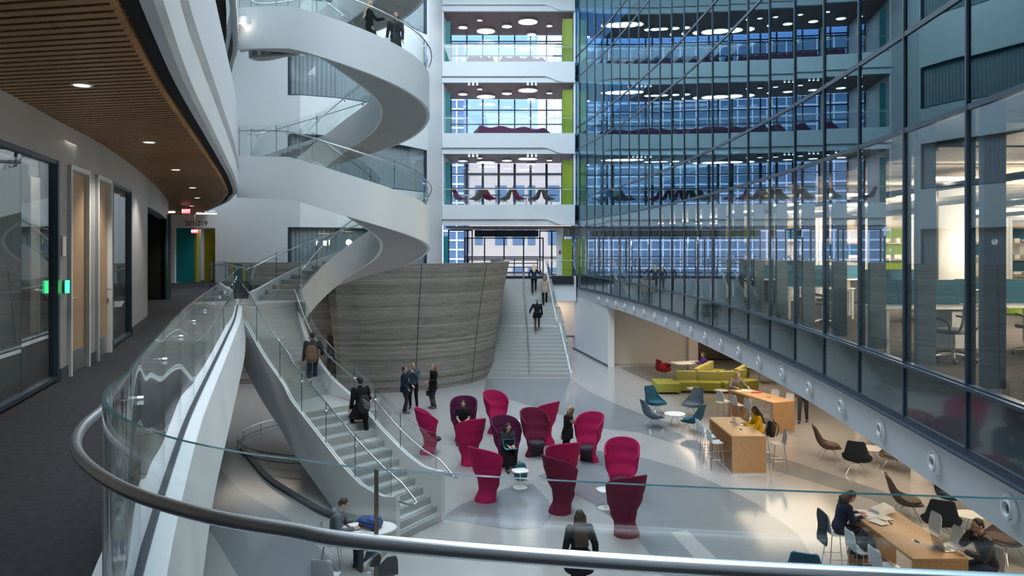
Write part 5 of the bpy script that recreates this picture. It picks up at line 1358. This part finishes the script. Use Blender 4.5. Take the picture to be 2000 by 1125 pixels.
def remesh(mb, vox, name, it=4, mats=()):
    me = bpy.data.meshes.new(name); me.from_pydata(mb.v, [], mb.f); o = bpy.data.objects.new(name, me); C.objects.link(o)
    r = o.modifiers.new('r', 'REMESH'); r.mode = 'VOXEL'; r.voxel_size = vox
    s = o.modifiers.new('s', 'SMOOTH'); s.iterations = it; s.factor = .5
    dg = bpy.context.evaluated_depsgraph_get(); m2 = bpy.data.meshes.new_from_object(o.evaluated_get(dg)); bpy.data.objects.remove(o); bpy.data.meshes.remove(me)
    m2.name = name; m2.materials.clear()
    for m in mats: m2.materials.append(M[m])
    m2.polygons.foreach_set('use_smooth', [True]*len(m2.polygons)); return m2
def ik(a, b, l1, l2, pole):
    a = Vector(a); b = Vector(b); d = b-a; L = min(d.length, (l1+l2)*.998); d.normalize(); b = a+d*L
    x = (l1*l1-l2*l2+L*L)/(2*L); h = math.sqrt(max(0, l1*l1-x*x)); p = Vector(pole); p = p-d*p.dot(d); p.normalize() if p.length > 1e-6 else None
    return a+d*x+p*h, b
def merge(me, mb_list):
    """append further meshes (list of (MB, slot material)) to a mesh and return it"""
    v = [tuple(q.co) for q in me.vertices]; f = [tuple(p.vertices) for p in me.polygons]; mi = [0]*len(f); mats = [m for m in me.materials]
    for mb, m in mb_list:
        k = len(v); v += mb.v; f += [tuple(i+k for i in q) for q in mb.f]
        if M[m] not in mats: mats.append(M[m])
        mi += [mats.index(M[m])]*len(mb.f)
    n = bpy.data.meshes.new(me.name); n.from_pydata(v, [], f)
    for m in mats: n.materials.append(m)
    n.polygons.foreach_set('material_index', mi); n.polygons.foreach_set('use_smooth', [True]*len(f)); n.update(); return n
def person(label, loc, face, H=1.75, pelvis=(0, 0, .95), lean=0, side=0, twist=0, feet=((-.1, .0, 0), (.1, .0, 0)), hands=((-.24, .05, .85), (.24, .05, .85)), elbow=(0, -1, -.2),
           head=(0, 0), neck=0, sk='skin_light', top='cloth_black', bottom='cloth_charcoal', hair='hair_brown', hairlen=0, shoes='shoe_black', coat=0, sleeves=1, hood=False, knees=(0, 1, .1), female=False, extras=None, curl=.5, footdir=None, beard=False, bun=False, cuff=None, skirt=False, boots=None, bulk=1.0):
    """local frame: +y is the way the body faces. head=(turn, nod) in degrees (nod > 0 looks down)"""
    s = H/1.75
    r = thing('person', label, 'person', loc, math.radians(face)); r.scale = (s, s, s)
    P = Vector(pelvis); Rl = Matrix.Rotation(math.radians(-lean), 4, 'X') @ Matrix.Rotation(math.radians(side), 4, 'Y') @ Matrix.Rotation(math.radians(twist), 4, 'Z')
    B = Matrix.Translation(P) @ Rl
    up = lambda x, y, z: B @ Vector((x, y, z))
    sw = .175 if female else .195
    neckb = up(0, .0, .50); shl = [up(-sw, 0, .455), up(sw, 0, .455)]; chest = up(0, .01, .34); waist = up(0, 0, .14)
    Hd = Matrix.Translation(up(0, .01, .53)) @ Matrix.Rotation(math.radians(-lean*.55), 4, 'X') @ Matrix.Rotation(math.radians(head[0]), 4, 'Z') @ Matrix.Rotation(math.radians(-head[1]), 4, 'X')
    hc = Hd @ Vector((0, .02, .125))
    hips = [P+Vector((-.09, 0, -.02)), P+Vector((.09, 0, -.02))]
    # ---- limbs
    el = []; wr = []; kn = []; an = []
    for i, sg in enumerate((-1, 1)):
        hnd = Vector(hands[i]); po = Vector(elbow if not isinstance(elbow[0], (tuple, list)) else elbow[i]) + Vector((sg*.35, 0, 0))
        e, w = ik(shl[i], hnd, .29, .255, po); el.append(e); wr.append(w)
        ft = Vector(feet[i])+Vector((0, 0, .085)); kp = Vector(knees if not isinstance(knees[0], (tuple, list)) else knees[i])
        k, a = ik(hips[i], ft, .435, .43, kp+Vector((sg*.08, 0, 0))); kn.append(k); an.append(a)
    b = MB()
    def torso(mb, g, w=1.0, z0=-.06, z1=.50, hip=1.0):
        sec = [(-.06, .15*hip, .105), (.02, .158*hip, .112), (.14, .128, .092), (.28, .152, .11), (.38, .172, .112), (.45, .165, .09), (.495, .085, .062)]
        rows = []
        for z, rx, ry in sec:
            if z < z0-.001 or z > z1+.001: continue
            rx = (rx+(g))*(.93 if female and z > .2 else 1); ry = ry+g
            rows.append([up(rx*math.copysign(abs(math.cos(t))**.8, math.cos(t)), ry*math.sin(t), z) for t in [2*PI*q/24 for q in range(24)]])
        mb.loft(rows, True, True)
    torso(b, -.008)
    b.cap(up(0, -.005, .44), Hd @ Vector((0, .0, .06)), .058, .052)
    for i in (0, 1):
        b.cap(hips[i], kn[i], .082, .056); b.cap(kn[i], an[i], .055, .038); b.cap(shl[i], el[i], .048, .038); b.cap(el[i], wr[i], .038, .026)
    # head: skull, jaw, nose, ears, brow
    Mh = lambda v: Hd @ Vector(v)
    def hell(mb, c, rr, n=14): mb.ell(c, rr, Hd, n)
    hell(b, (0, .0, .155), (.074, .093, .092)); hell(b, (0, .028, .095), (.058, .066, .075)); hell(b, (0, .055, .045), (.032, .03, .024))
    b.cap(Mh((0, .088, .135)), Mh((0, .108, .100)), .010, .014, 8); hell(b, (-.076, -.0, .125), (.010, .02, .03), 8); hell(b, (.076, -.0, .125), (.010, .02, .03), 8)
    # hands
    for i, sg in enumerate((-1, 1)):
        d = (wr[i]-el[i]).normalized(); up_ = Vector((0, 0, 1)) if abs(d.z) < .8 else Vector((0, 1, 0))
        x = d.cross(up_).normalized(); n = x.cross(d).normalized()
        if abs(d.z) >= .8: x, n = n, x*1.0
        palm = wr[i]+d*.045; b.cap(wr[i]-d*.01, wr[i]+d*.02, .025, .028)
        for q in (-1, -.35, .35, 1): b.cap(wr[i]+d*.02+x*.012*q, wr[i]+d*.085+x*.026*q, .015, .0125, 8)
        for q, (o, ln) in enumerate(((-1.0, .066), (-.33, .078), (.33, .074), (1.0, .056))):
            a0 = wr[i]+d*.088+x*.027*o; c1 = curl*(.8+.1*q)
            d1 = (d*math.cos(c1*.7)-n*math.sin(c1*.7)); d2 = (d*math.cos(c1*1.7)-n*math.sin(c1*1.7))
            a1 = a0+d1*ln*.55; a2 = a1+d2*ln*.5; b.cap(a0, a1, .0095, .0088, 8); b.cap(a1, a2, .0088, .0078, 8)
        t0 = wr[i]+d*.03-x*sg*.022; t1 = t0+d*.035-x*sg*.03; b.cap(t0, t1, .012, .0105, 8); b.cap(t1, t1+d*.035-n*.01, .0105, .009, 8)
    # bare feet inside the shoes
    fd = []
    for i in (0, 1):
        f = Vector((0, 1, 0)) if footdir is None else Vector(footdir[i]).normalized(); fd.append(f); b.cap(an[i]-Vector((0, 0, .02)), an[i]+f*.12-Vector((0, 0, .05)), .032, .025)
    me = remesh(b, .0085, 'body', 2, [sk])
    ex = []
    for sg in (-1, 1):
        e_ = MB(); e_.ell((sg*.030, .082, .133), (.012, .008, .007), Hd, 10); ex.append((e_, 'cloth_white')); e_ = MB(); e_.ell((sg*.030, .087, .133), (.0055, .005, .0055), Hd, 8); ex.append((e_, 'eye_dark'))
        e_ = MB(); e_.cap(Mh((sg*.018, .092, .152)), Mh((sg*.045, .083, .152)), .0045, .0035, 6); ex.append((e_, hair))
    e_ = MB(); e_.cap(Mh((-.02, .084, .072)), Mh((.02, .084, .072)), .006, .006, 6); ex.append((e_, 'lips'))
    me = merge(me, ex); bo = bpy.data.objects.new('body', me); C.objects.link(bo); bo.parent = r
    def child(name, mb, vox, m, it=3, par=None):
        me = remesh(mb, vox, name, it, [m]); o = bpy.data.objects.new(name, me); C.objects.link(o); o.parent = par or r; return o
    # ---- clothes
    g = .014*bulk
    t = MB(); torso(t, g+.004, z0=-.06)
    for i in (0, 1):
        end = wr[i] if sleeves == 1 else (shl[i].lerp(el[i], .6))
        if sleeves == 1: t.cap(shl[i], el[i], .062*bulk, .052*bulk); t.cap(el[i], wr[i].lerp(el[i], .05), .052*bulk, .040*bulk)
        else: t.cap(shl[i], end, .062, .055)
    t.cap(up(0, -.01, .47), up(0, -.005, .52), .070, .062)
    if hood: t.cap(up(-.07, -.09, .49), up(.07, -.09, .49), .055, .055); t.cap(up(-.09, -.03, .50), up(-.06, .07, .46), .035, .022); t.cap(up(.09, -.03, .50), up(.06, .07, .46), .035, .022)
    if coat or skirt:      # skirt of a coat, follows the thighs
        L = coat or .45; rows = []
        mid = (kn[0]+kn[1])/2; dn = (mid-P).normalized(); cc = []
        for q in range(7):
            v = q/6; c = P+Vector((0, 0, .06))+dn*(L*v+.0); w_ = .165+.035*v+abs(kn[0].x-kn[1].x)*.12*v; dp = .125+.04*v+abs(kn[0].y-kn[1].y)*.28*v
            rows.append([c+Vector((w_*math.cos(a_)*bulk, dp*math.sin(a_)*bulk, 0)) if abs(dn.z) > .6 else c+Vector((w_*math.cos(a_), 0, dp*math.sin(a_)*.8)) for a_ in [2*PI*q2/24 for q2 in range(24)]])
        t.loft(rows, True, True)
    child('hooded_sweatshirt' if hood else ('coat' if coat else 'top'), t, .012, top)
    t = MB()
    t.loft([[up(rx*math.cos(a_), ry*math.sin(a_), z) for a_ in [2*PI*q/20 for q in range(20)]] for z, rx, ry in ((-.10, .12, .09), (-.05, .165, .12), (.03, .168, .120), (.09, .145, .105))], True, True)
    for i in (0, 1): t.cap(hips[i]+Vector((0, 0, -.01)), kn[i], .098, .070); t.cap(kn[i], an[i]+Vector((0, 0, .0)), .068, .052)
    child('trousers', t, .013, bottom)
    for i in (0, 1):
        t = MB(); f = fd[i]; a_ = an[i]; sd = Vector((f.y, -f.x, 0))
        t.cap(a_-f*.035-Vector((0, 0, .045)), a_+f*.13-Vector((0, 0, .052)), .040, .034); t.cap(a_+f*.13-Vector((0, 0, .052)), a_+f*.165-Vector((0, 0, .058)), .035, .028); t.cap(a_+Vector((0, 0, .0)), a_-Vector((0, 0, .04)), .044, .04)
        if boots: t.cap(a_+(kn[i]-a_)*.72, a_, .066, .05)
        child('boot' if boots else 'shoe', t, .010, boots or shoes, 2)
    # ---- hair
    t = MB()
    hell(t, (0, -.018, .168), (.082, .092, .092))
    t2 = MB()
    if hairlen > 0:
        for q in range(-4, 5):
            a0 = q/4; c0 = Mh((.070*math.sin(a0*1.5), -.045-.03*math.cos(a0*1.5), .15)); 
            z = hairlen; c1 = Mh((.095*math.sin(a0*1.45), -.085-.06*math.cos(a0*1.4)+.05*abs(a0), .15-min(z, .3)*.75)); c2 = up(.10*math.sin(a0*1.4), -.165-.02*math.cos(a0), .66-z) if z > .3 else c1+Vector((0, -.01, -z*.4))
            t.cap(c0, c1, .038, .040, 8); t.cap(c1, c2, .040, .026, 8)
    else:
        hell(t, (0, -.055, .115), (.066, .05, .055))
    if bun: hell(t, (0, -.11, .20), (.045, .045, .04))
    # keep the face clear: cut hair in front of a plane
    me_h = remesh(t, .009, 'hair', 3, [hair])
    import bmesh
    bm = bmesh.new(); bm.from_mesh(me_h); inv = Hd.inverted()
    bad = [f for f in bm.faces if (lambda c: c.y > .048-max(0, (c.z-.175))*-.9 and c.z < .235 and c.z > -.3)(inv @ f.calc_center_median())]
    bmesh.ops.delete(bm, geom=bad, context='FACES'); bm.to_mesh(me_h); bm.free()
    ho = bpy.data.objects.new('hair', me_h); C.objects.link(ho); ho.parent = r
    if beard:
        t = MB(); hell(t, (0, .04, .062), (.058, .062, .042)); child('beard', t, .008, hair, 2)
    r['_'] = 0; del r['_']
    return r, dict(B=B, wr=wr, Hd=Hd, el=el, kn=kn, an=an)
def stair_z(px, py, z): d = 1500*(EYE-z)/(py-484); return ((px-1000)/1500*d, d, z)
# face angle: 0 looks away from the viewer, 90 to the left, -90 to the right, 180 to the viewer
# --- group by the concrete wall
person('person in a dark navy coat, left of the three by the concrete wall', Y(790, 806), -100, 1.76, hands=((-.1, .25, 1.02), (.22, .18, .95)), top='cloth_navy', bottom='cloth_charcoal', hair='hair_brown', coat=.22, feet=((-.1, -.05, 0), (.12, .08, 0)), shoes='cloth_grey', bulk=1.2)
person('person in a teal-grey jacket, hands at the chin, middle of the group by the wall', Y(808, 797), 172, 1.8, hands=((-.07, .2, 1.36), (.06, .2, 1.34)), elbow=(0, .1, -1), top='cloth_bluegrey', bottom='cloth_black', hair='hair_brown', feet=((-.13, 0, 0), (.13, .02, 0)))
_, k = person('person with long fair hair, black coat and tan boots, right of the three', Y(847, 797), 130, 1.72, hands=((-.12, .3, 1.1), (.24, .05, .9)), elbow=(0, -.3, -1), top='cloth_black', bottom='cloth_charcoal', hair='hair_lightbrown', hairlen=.38, coat=.28, boots='boot_tan', female=True)
def wpos(root, v): return Matrix.Translation(root.location) @ Matrix.Rotation(root.rotation_euler.z, 4, 'Z') @ (Vector(v)*root.scale[0])
hp = wpos(_, k['wr'][1]+Vector((0, 0, -.07)))
b = MB(); b.rbox((0, 0, .1), (.26, .1, .2), .03); b.tube(spline([(-.1, 0, .2), (-.06, 0, .36), (.06, 0, .36), (.1, 0, .2)], 4), .008, 6)
M['greenbag'] = mat('dark_green_leather', (.01, .06, .035), .4)
tag(b.build('handbag', 'greenbag', None, True, (hp.x, hp.y, hp.z-.36), .6), 'dark green handbag hanging at the side of the person with tan boots', 'bag')
# --- on the spiral stair
p = stair_z(611, 757, 2.18)
person('person climbing the spiral stair with a tan backpack, above the lower landing', (p[0], p[1], 2.17), 20, 1.62, lean=8, hands=((-.28, .1, .85), (.3, .25, 1.0)), feet=((-.1, -.12, 0), (.09, .22, .155)), top='cloth_charcoal', bottom='cloth_denim', hair='hair_black', bulk=1.25, shoes='shoe_brown')
backpack('tan brown backpack on the back of the person above the stair landing', (p[0]+.04, p[1]-.30, 2.95), math.radians(20), 'brownbag', (.34, .2, .48))
p = stair_z(706, 862, 1.24)
person('person in a long black coat climbing the lower flight of the spiral stair', (p[0], p[1], 1.23), 38, 1.68, lean=9, hands=((-.22, .2, .9), (.26, .3, 1.0)), feet=((-.1, .30, .155), (.09, -.18, 0)), top='cloth_black', bottom='cloth_black', hair='hair_black', coat=.42, bulk=1.15)
sb = backpack('black backpack with white diagonal stripes on the person in the long black coat', (p[0]+.13, p[1]-.27, 2.03), math.radians(38), 'blackbag', (.30, .14, .44))
for q_ in range(4):
    b = MB(); b.tube([(-.11+.02*q_, -.098, .30-.07*q_+.08), (.09, -.098, .16-.05*q_+.08)], .006, 6); b.build('stripe', 'cloth_white', sb)
# --- top of the spiral
q = circ(2.15, -42)
person('bearded person in a long dark coat holding papers high up on the spiral stair', (q.x+.35, q.y+.25, L3+2.83), 170, 1.78, top='cloth_charcoal', bottom='cloth_brown', hair='hair_brown', coat=.45, beard=True, hands=((-.26, .1, .82), (.27, .05, .82)), feet=((-.1, 0, 0), (.1, 0, 0)), head=(-15, -12))
q = circ(2.1, -58)
person('person with long white-blond hair and a dark dress pointing, high up on the spiral stair', (q.x+.1, q.y+.30, L3+3.15), -85, 1.7, top='cloth_black', bottom='cloth_black', hair='hair_blond', hairlen=.45, coat=.4, hands=((-.1, .45, 1.22), (.24, .1, .9)), elbow=(0, 0, -1), female=True)
b = MB(); b.rbox((0, 0, .13), (.12, .3, .26), .04); b.tube(spline([(0, -.1, .26), (0, -.05, .55), (0, .05, .55), (0, .1, .26)], 4), .009, 6)
M['orangebag'] = mat('orange_brown_leather', (.32, .08, .02), .5)
tag(b.build('shoulder_bag', 'orangebag', None, True, (q.x-.16, q.y+.22, L3+3.15+.55), .2), 'orange-brown shoulder bag of the white-blond person on the spiral stair', 'bag')
b = MB(); b.rbox((0, 0, 0), (.2, .02, .26), .005); q2 = circ(2.15, -42); tag(b.build('paper_sheets', 'paper', None, True, (q2.x+.12, q2.y+.1, L3+2.83+.80), .2), 'white papers in the hand of the bearded person on the spiral stair', 'papers')
# --- far wide stair
for lab, px, py, kw in (('person with fair hair and dark jacket near the top of the wide stair, arm raised', 1043, 577, dict(top='cloth_navy', bottom='cloth_black', hair='hair_blond', hairlen=.3, hands=((-.25, .1, .9), (.42, .25, 1.35)), elbow=(0, 0, -1), coat=.15, female=True)),
                        ('person in a beige hooded coat walking up the wide stair with a dark bag', 1064, 596, dict(top='cloth_beige', bottom='cloth_black', hair='hair_lightbrown', hairlen=.15, hood=True, coat=.3, bulk=1.2, female=True)),
                        ('person in a long black coat lowest on the wide stair, hand on the centre rail', 1049, 651, dict(top='cloth_black', bottom='cloth_brown', hair='hair_grey', coat=.35, bulk=1.15, hands=((-.38, .25, 1.0), (.28, .1, .85))))):
    # find the tread whose height fits this bearing
    best_ = min(range(0, 95), key=lambda i: abs((484+1500*(EYE-fz(36.8+i*.1))/(36.8+i*.1))-py)); y = 36.8+best_*.1
    n = math.floor(fz(y)/(2/13)+1e-6)*(2/13) if y < y1 else (2.0 if y < y2 else 2.0+math.floor((fz(y)-2)/(2.5/16))*(2.5/16))
    person(lab, ((px-1000)/1500*y, y, n+(.155 if not (y1 < y < y2) else 0)), 0, 1.7, lean=6, feet=((-.09, -.05, 0), (.1, .24, .155)), **kw)
# --- seated in the shell chairs
x, y, z = Y(905, 862)
SEAT = dict(pelvis=(0, -.02, .56), feet=((-.12, .42, 0), (.12, .44, 0)), knees=(0, .6, 1))
person('man in a black T-shirt sitting in the plum armchair, looking down', (x, y, 0), 176, 1.74, top='cloth_black', bottom='cloth_charcoal', hair='hair_black', sleeves=0, hands=((-.09, .32, .72), (.09, .32, .72)), elbow=(0, -.6, -1), head=(0, 22), beard=True, **SEAT)
x, y, z = Y(990, 912)
person('woman in dark clothes sitting in the plum armchair with a teal laptop on her knees', (x+.02, y-.08, 0), -165, 1.66, top='cloth_charcoal', bottom='cloth_black', hair='hair_brown', hairlen=.22, hands=((-.1, .34, .74), (.08, .36, .74)), elbow=(0, -.6, -1), head=(10, 28), female=True, **SEAT)
M['tealsticker'] = mat('teal_laptop_cover', (.02, .30, .30), .4)
laptop('teal covered laptop on the knees of the woman in the plum armchair', (x+.10, y-.46, .64), math.radians(15), 'tealsticker')
x, y, z = Y(1110, 902)
person('woman with long brown hair in a black coat standing among the armchairs, looking up', (x, y, 0), 62, 1.66, top='cloth_black', bottom='cloth_black', hair='hair_lightbrown', hairlen=.4, coat=.3, head=(0, -38), female=True, hands=((-.2, .1, .88), (.22, .05, .85)), bulk=1.15)
# --- walking towards the camera's right in the foreground
person('woman with long brown hair and a dark coat walking away below the foreground handrail', (1.16, 13.2, 0), 10, 1.72, top='cloth_black', bottom='cloth_black', hair='hair_brown', hairlen=.45, coat=.35, feet=((-.09, -.2, 0), (.09, .25, 0)), female=True, bulk=1.2, hands=((-.26, .1, .9), (.28, -.05, .9)))
# --- lime sofa and bar tables
person('woman in a purple sweater seated at the white table by the lime sofa', (9.05, 36.3, 0), 92, 1.66, top='cloth_purple', bottom='cloth_black', hair='hair_black', hairlen=.2, hands=((-.14, .42, .82), (.12, .40, .82)), elbow=(0, -.3, -1), head=(0, 15), female=True, **SEAT)
p = loc2(.1, 1.62)
person('grey-haired man in a grey jacket standing at the farthest bar table, leaning over papers', (p[0], p[1], 0), 195, 1.74, lean=24, pelvis=(0, -.08, .94), top='cloth_greymelange', bottom='cloth_charcoal', hair='hair_grey', hands=((-.30, .42, 1.12), (.22, .42, 1.12)), elbow=(0, -.6, -.4), head=(0, 28), bulk=1.2)
HIGH = dict(pelvis=(0, .0, .88), feet=((-.12, .30, .28), (.12, .32, .28)), knees=(0, 1, .6))
person('woman in a yellow sweater with long dark braids typing at the middle bar table', (7.22, 22.4, 0), 92, 1.68, top='cloth_yellow', bottom='cloth_denim', hair='hair_black', hairlen=.42, sk='skin_brown', hands=((-.13, .42, 1.10), (.13, .42, 1.10)), elbow=(0, -.4, -1), head=(0, 14), female=True, lean=10, bulk=1.1, **HIGH)
backpack('black and blue backpack hanging behind the woman in the yellow sweater', (7.52, 22.3, .72), -1.5, 'blackbag', (.32, .2, .46))
person('person standing whose dark trouser legs show under the white beam', (10.35, 27.3, 0), 150, 1.75, top='cloth_brown', bottom='cloth_charcoal', hair='hair_brown', feet=((-.1, -.16, 0), (.1, .2, 0)))
person('woman with brown hair in a navy jacket writing at the front right table', (6.28, 14.75, 0), -88, 1.68, top='cloth_navy', bottom='cloth_charcoal', hair='hair_brown', hairlen=.22, hands=((-.12, .44, 1.11), (.12, .40, 1.11)), elbow=(0, -.4, -1), head=(0, 34), female=True, lean=16, bulk=1.1, **HIGH)
person('man in a black leather jacket resting his chin on his hand before a silver laptop', (8.02, 12.92, 0), 88, 1.76, top='leather', bottom='cloth_denim', hair='hair_black', sk='skin_tan', hands=((-.10, .42, 1.11), (.06, .27, 1.40)), elbow=((0, -.2, -1), (0, .3, -1)), head=(10, 12), lean=14, beard=False, bulk=1.3, hood=False, **HIGH)
person('man in a grey hoodie reading at the oval café table below the foreground handrail', (-3.45, 14.98, 0), -84, 1.76, pelvis=(0, -.02, .56), feet=((-.14, .40, 0), (.14, .42, 0)), knees=(0, .6, 1), top='cloth_grey', bottom='cloth_navy', hair='hair_brown', hood=True, hands=((-.18, .44, .80), (.24, .36, .79)), elbow=(0, -.4, -1), head=(0, 30), lean=10, bulk=1.3)
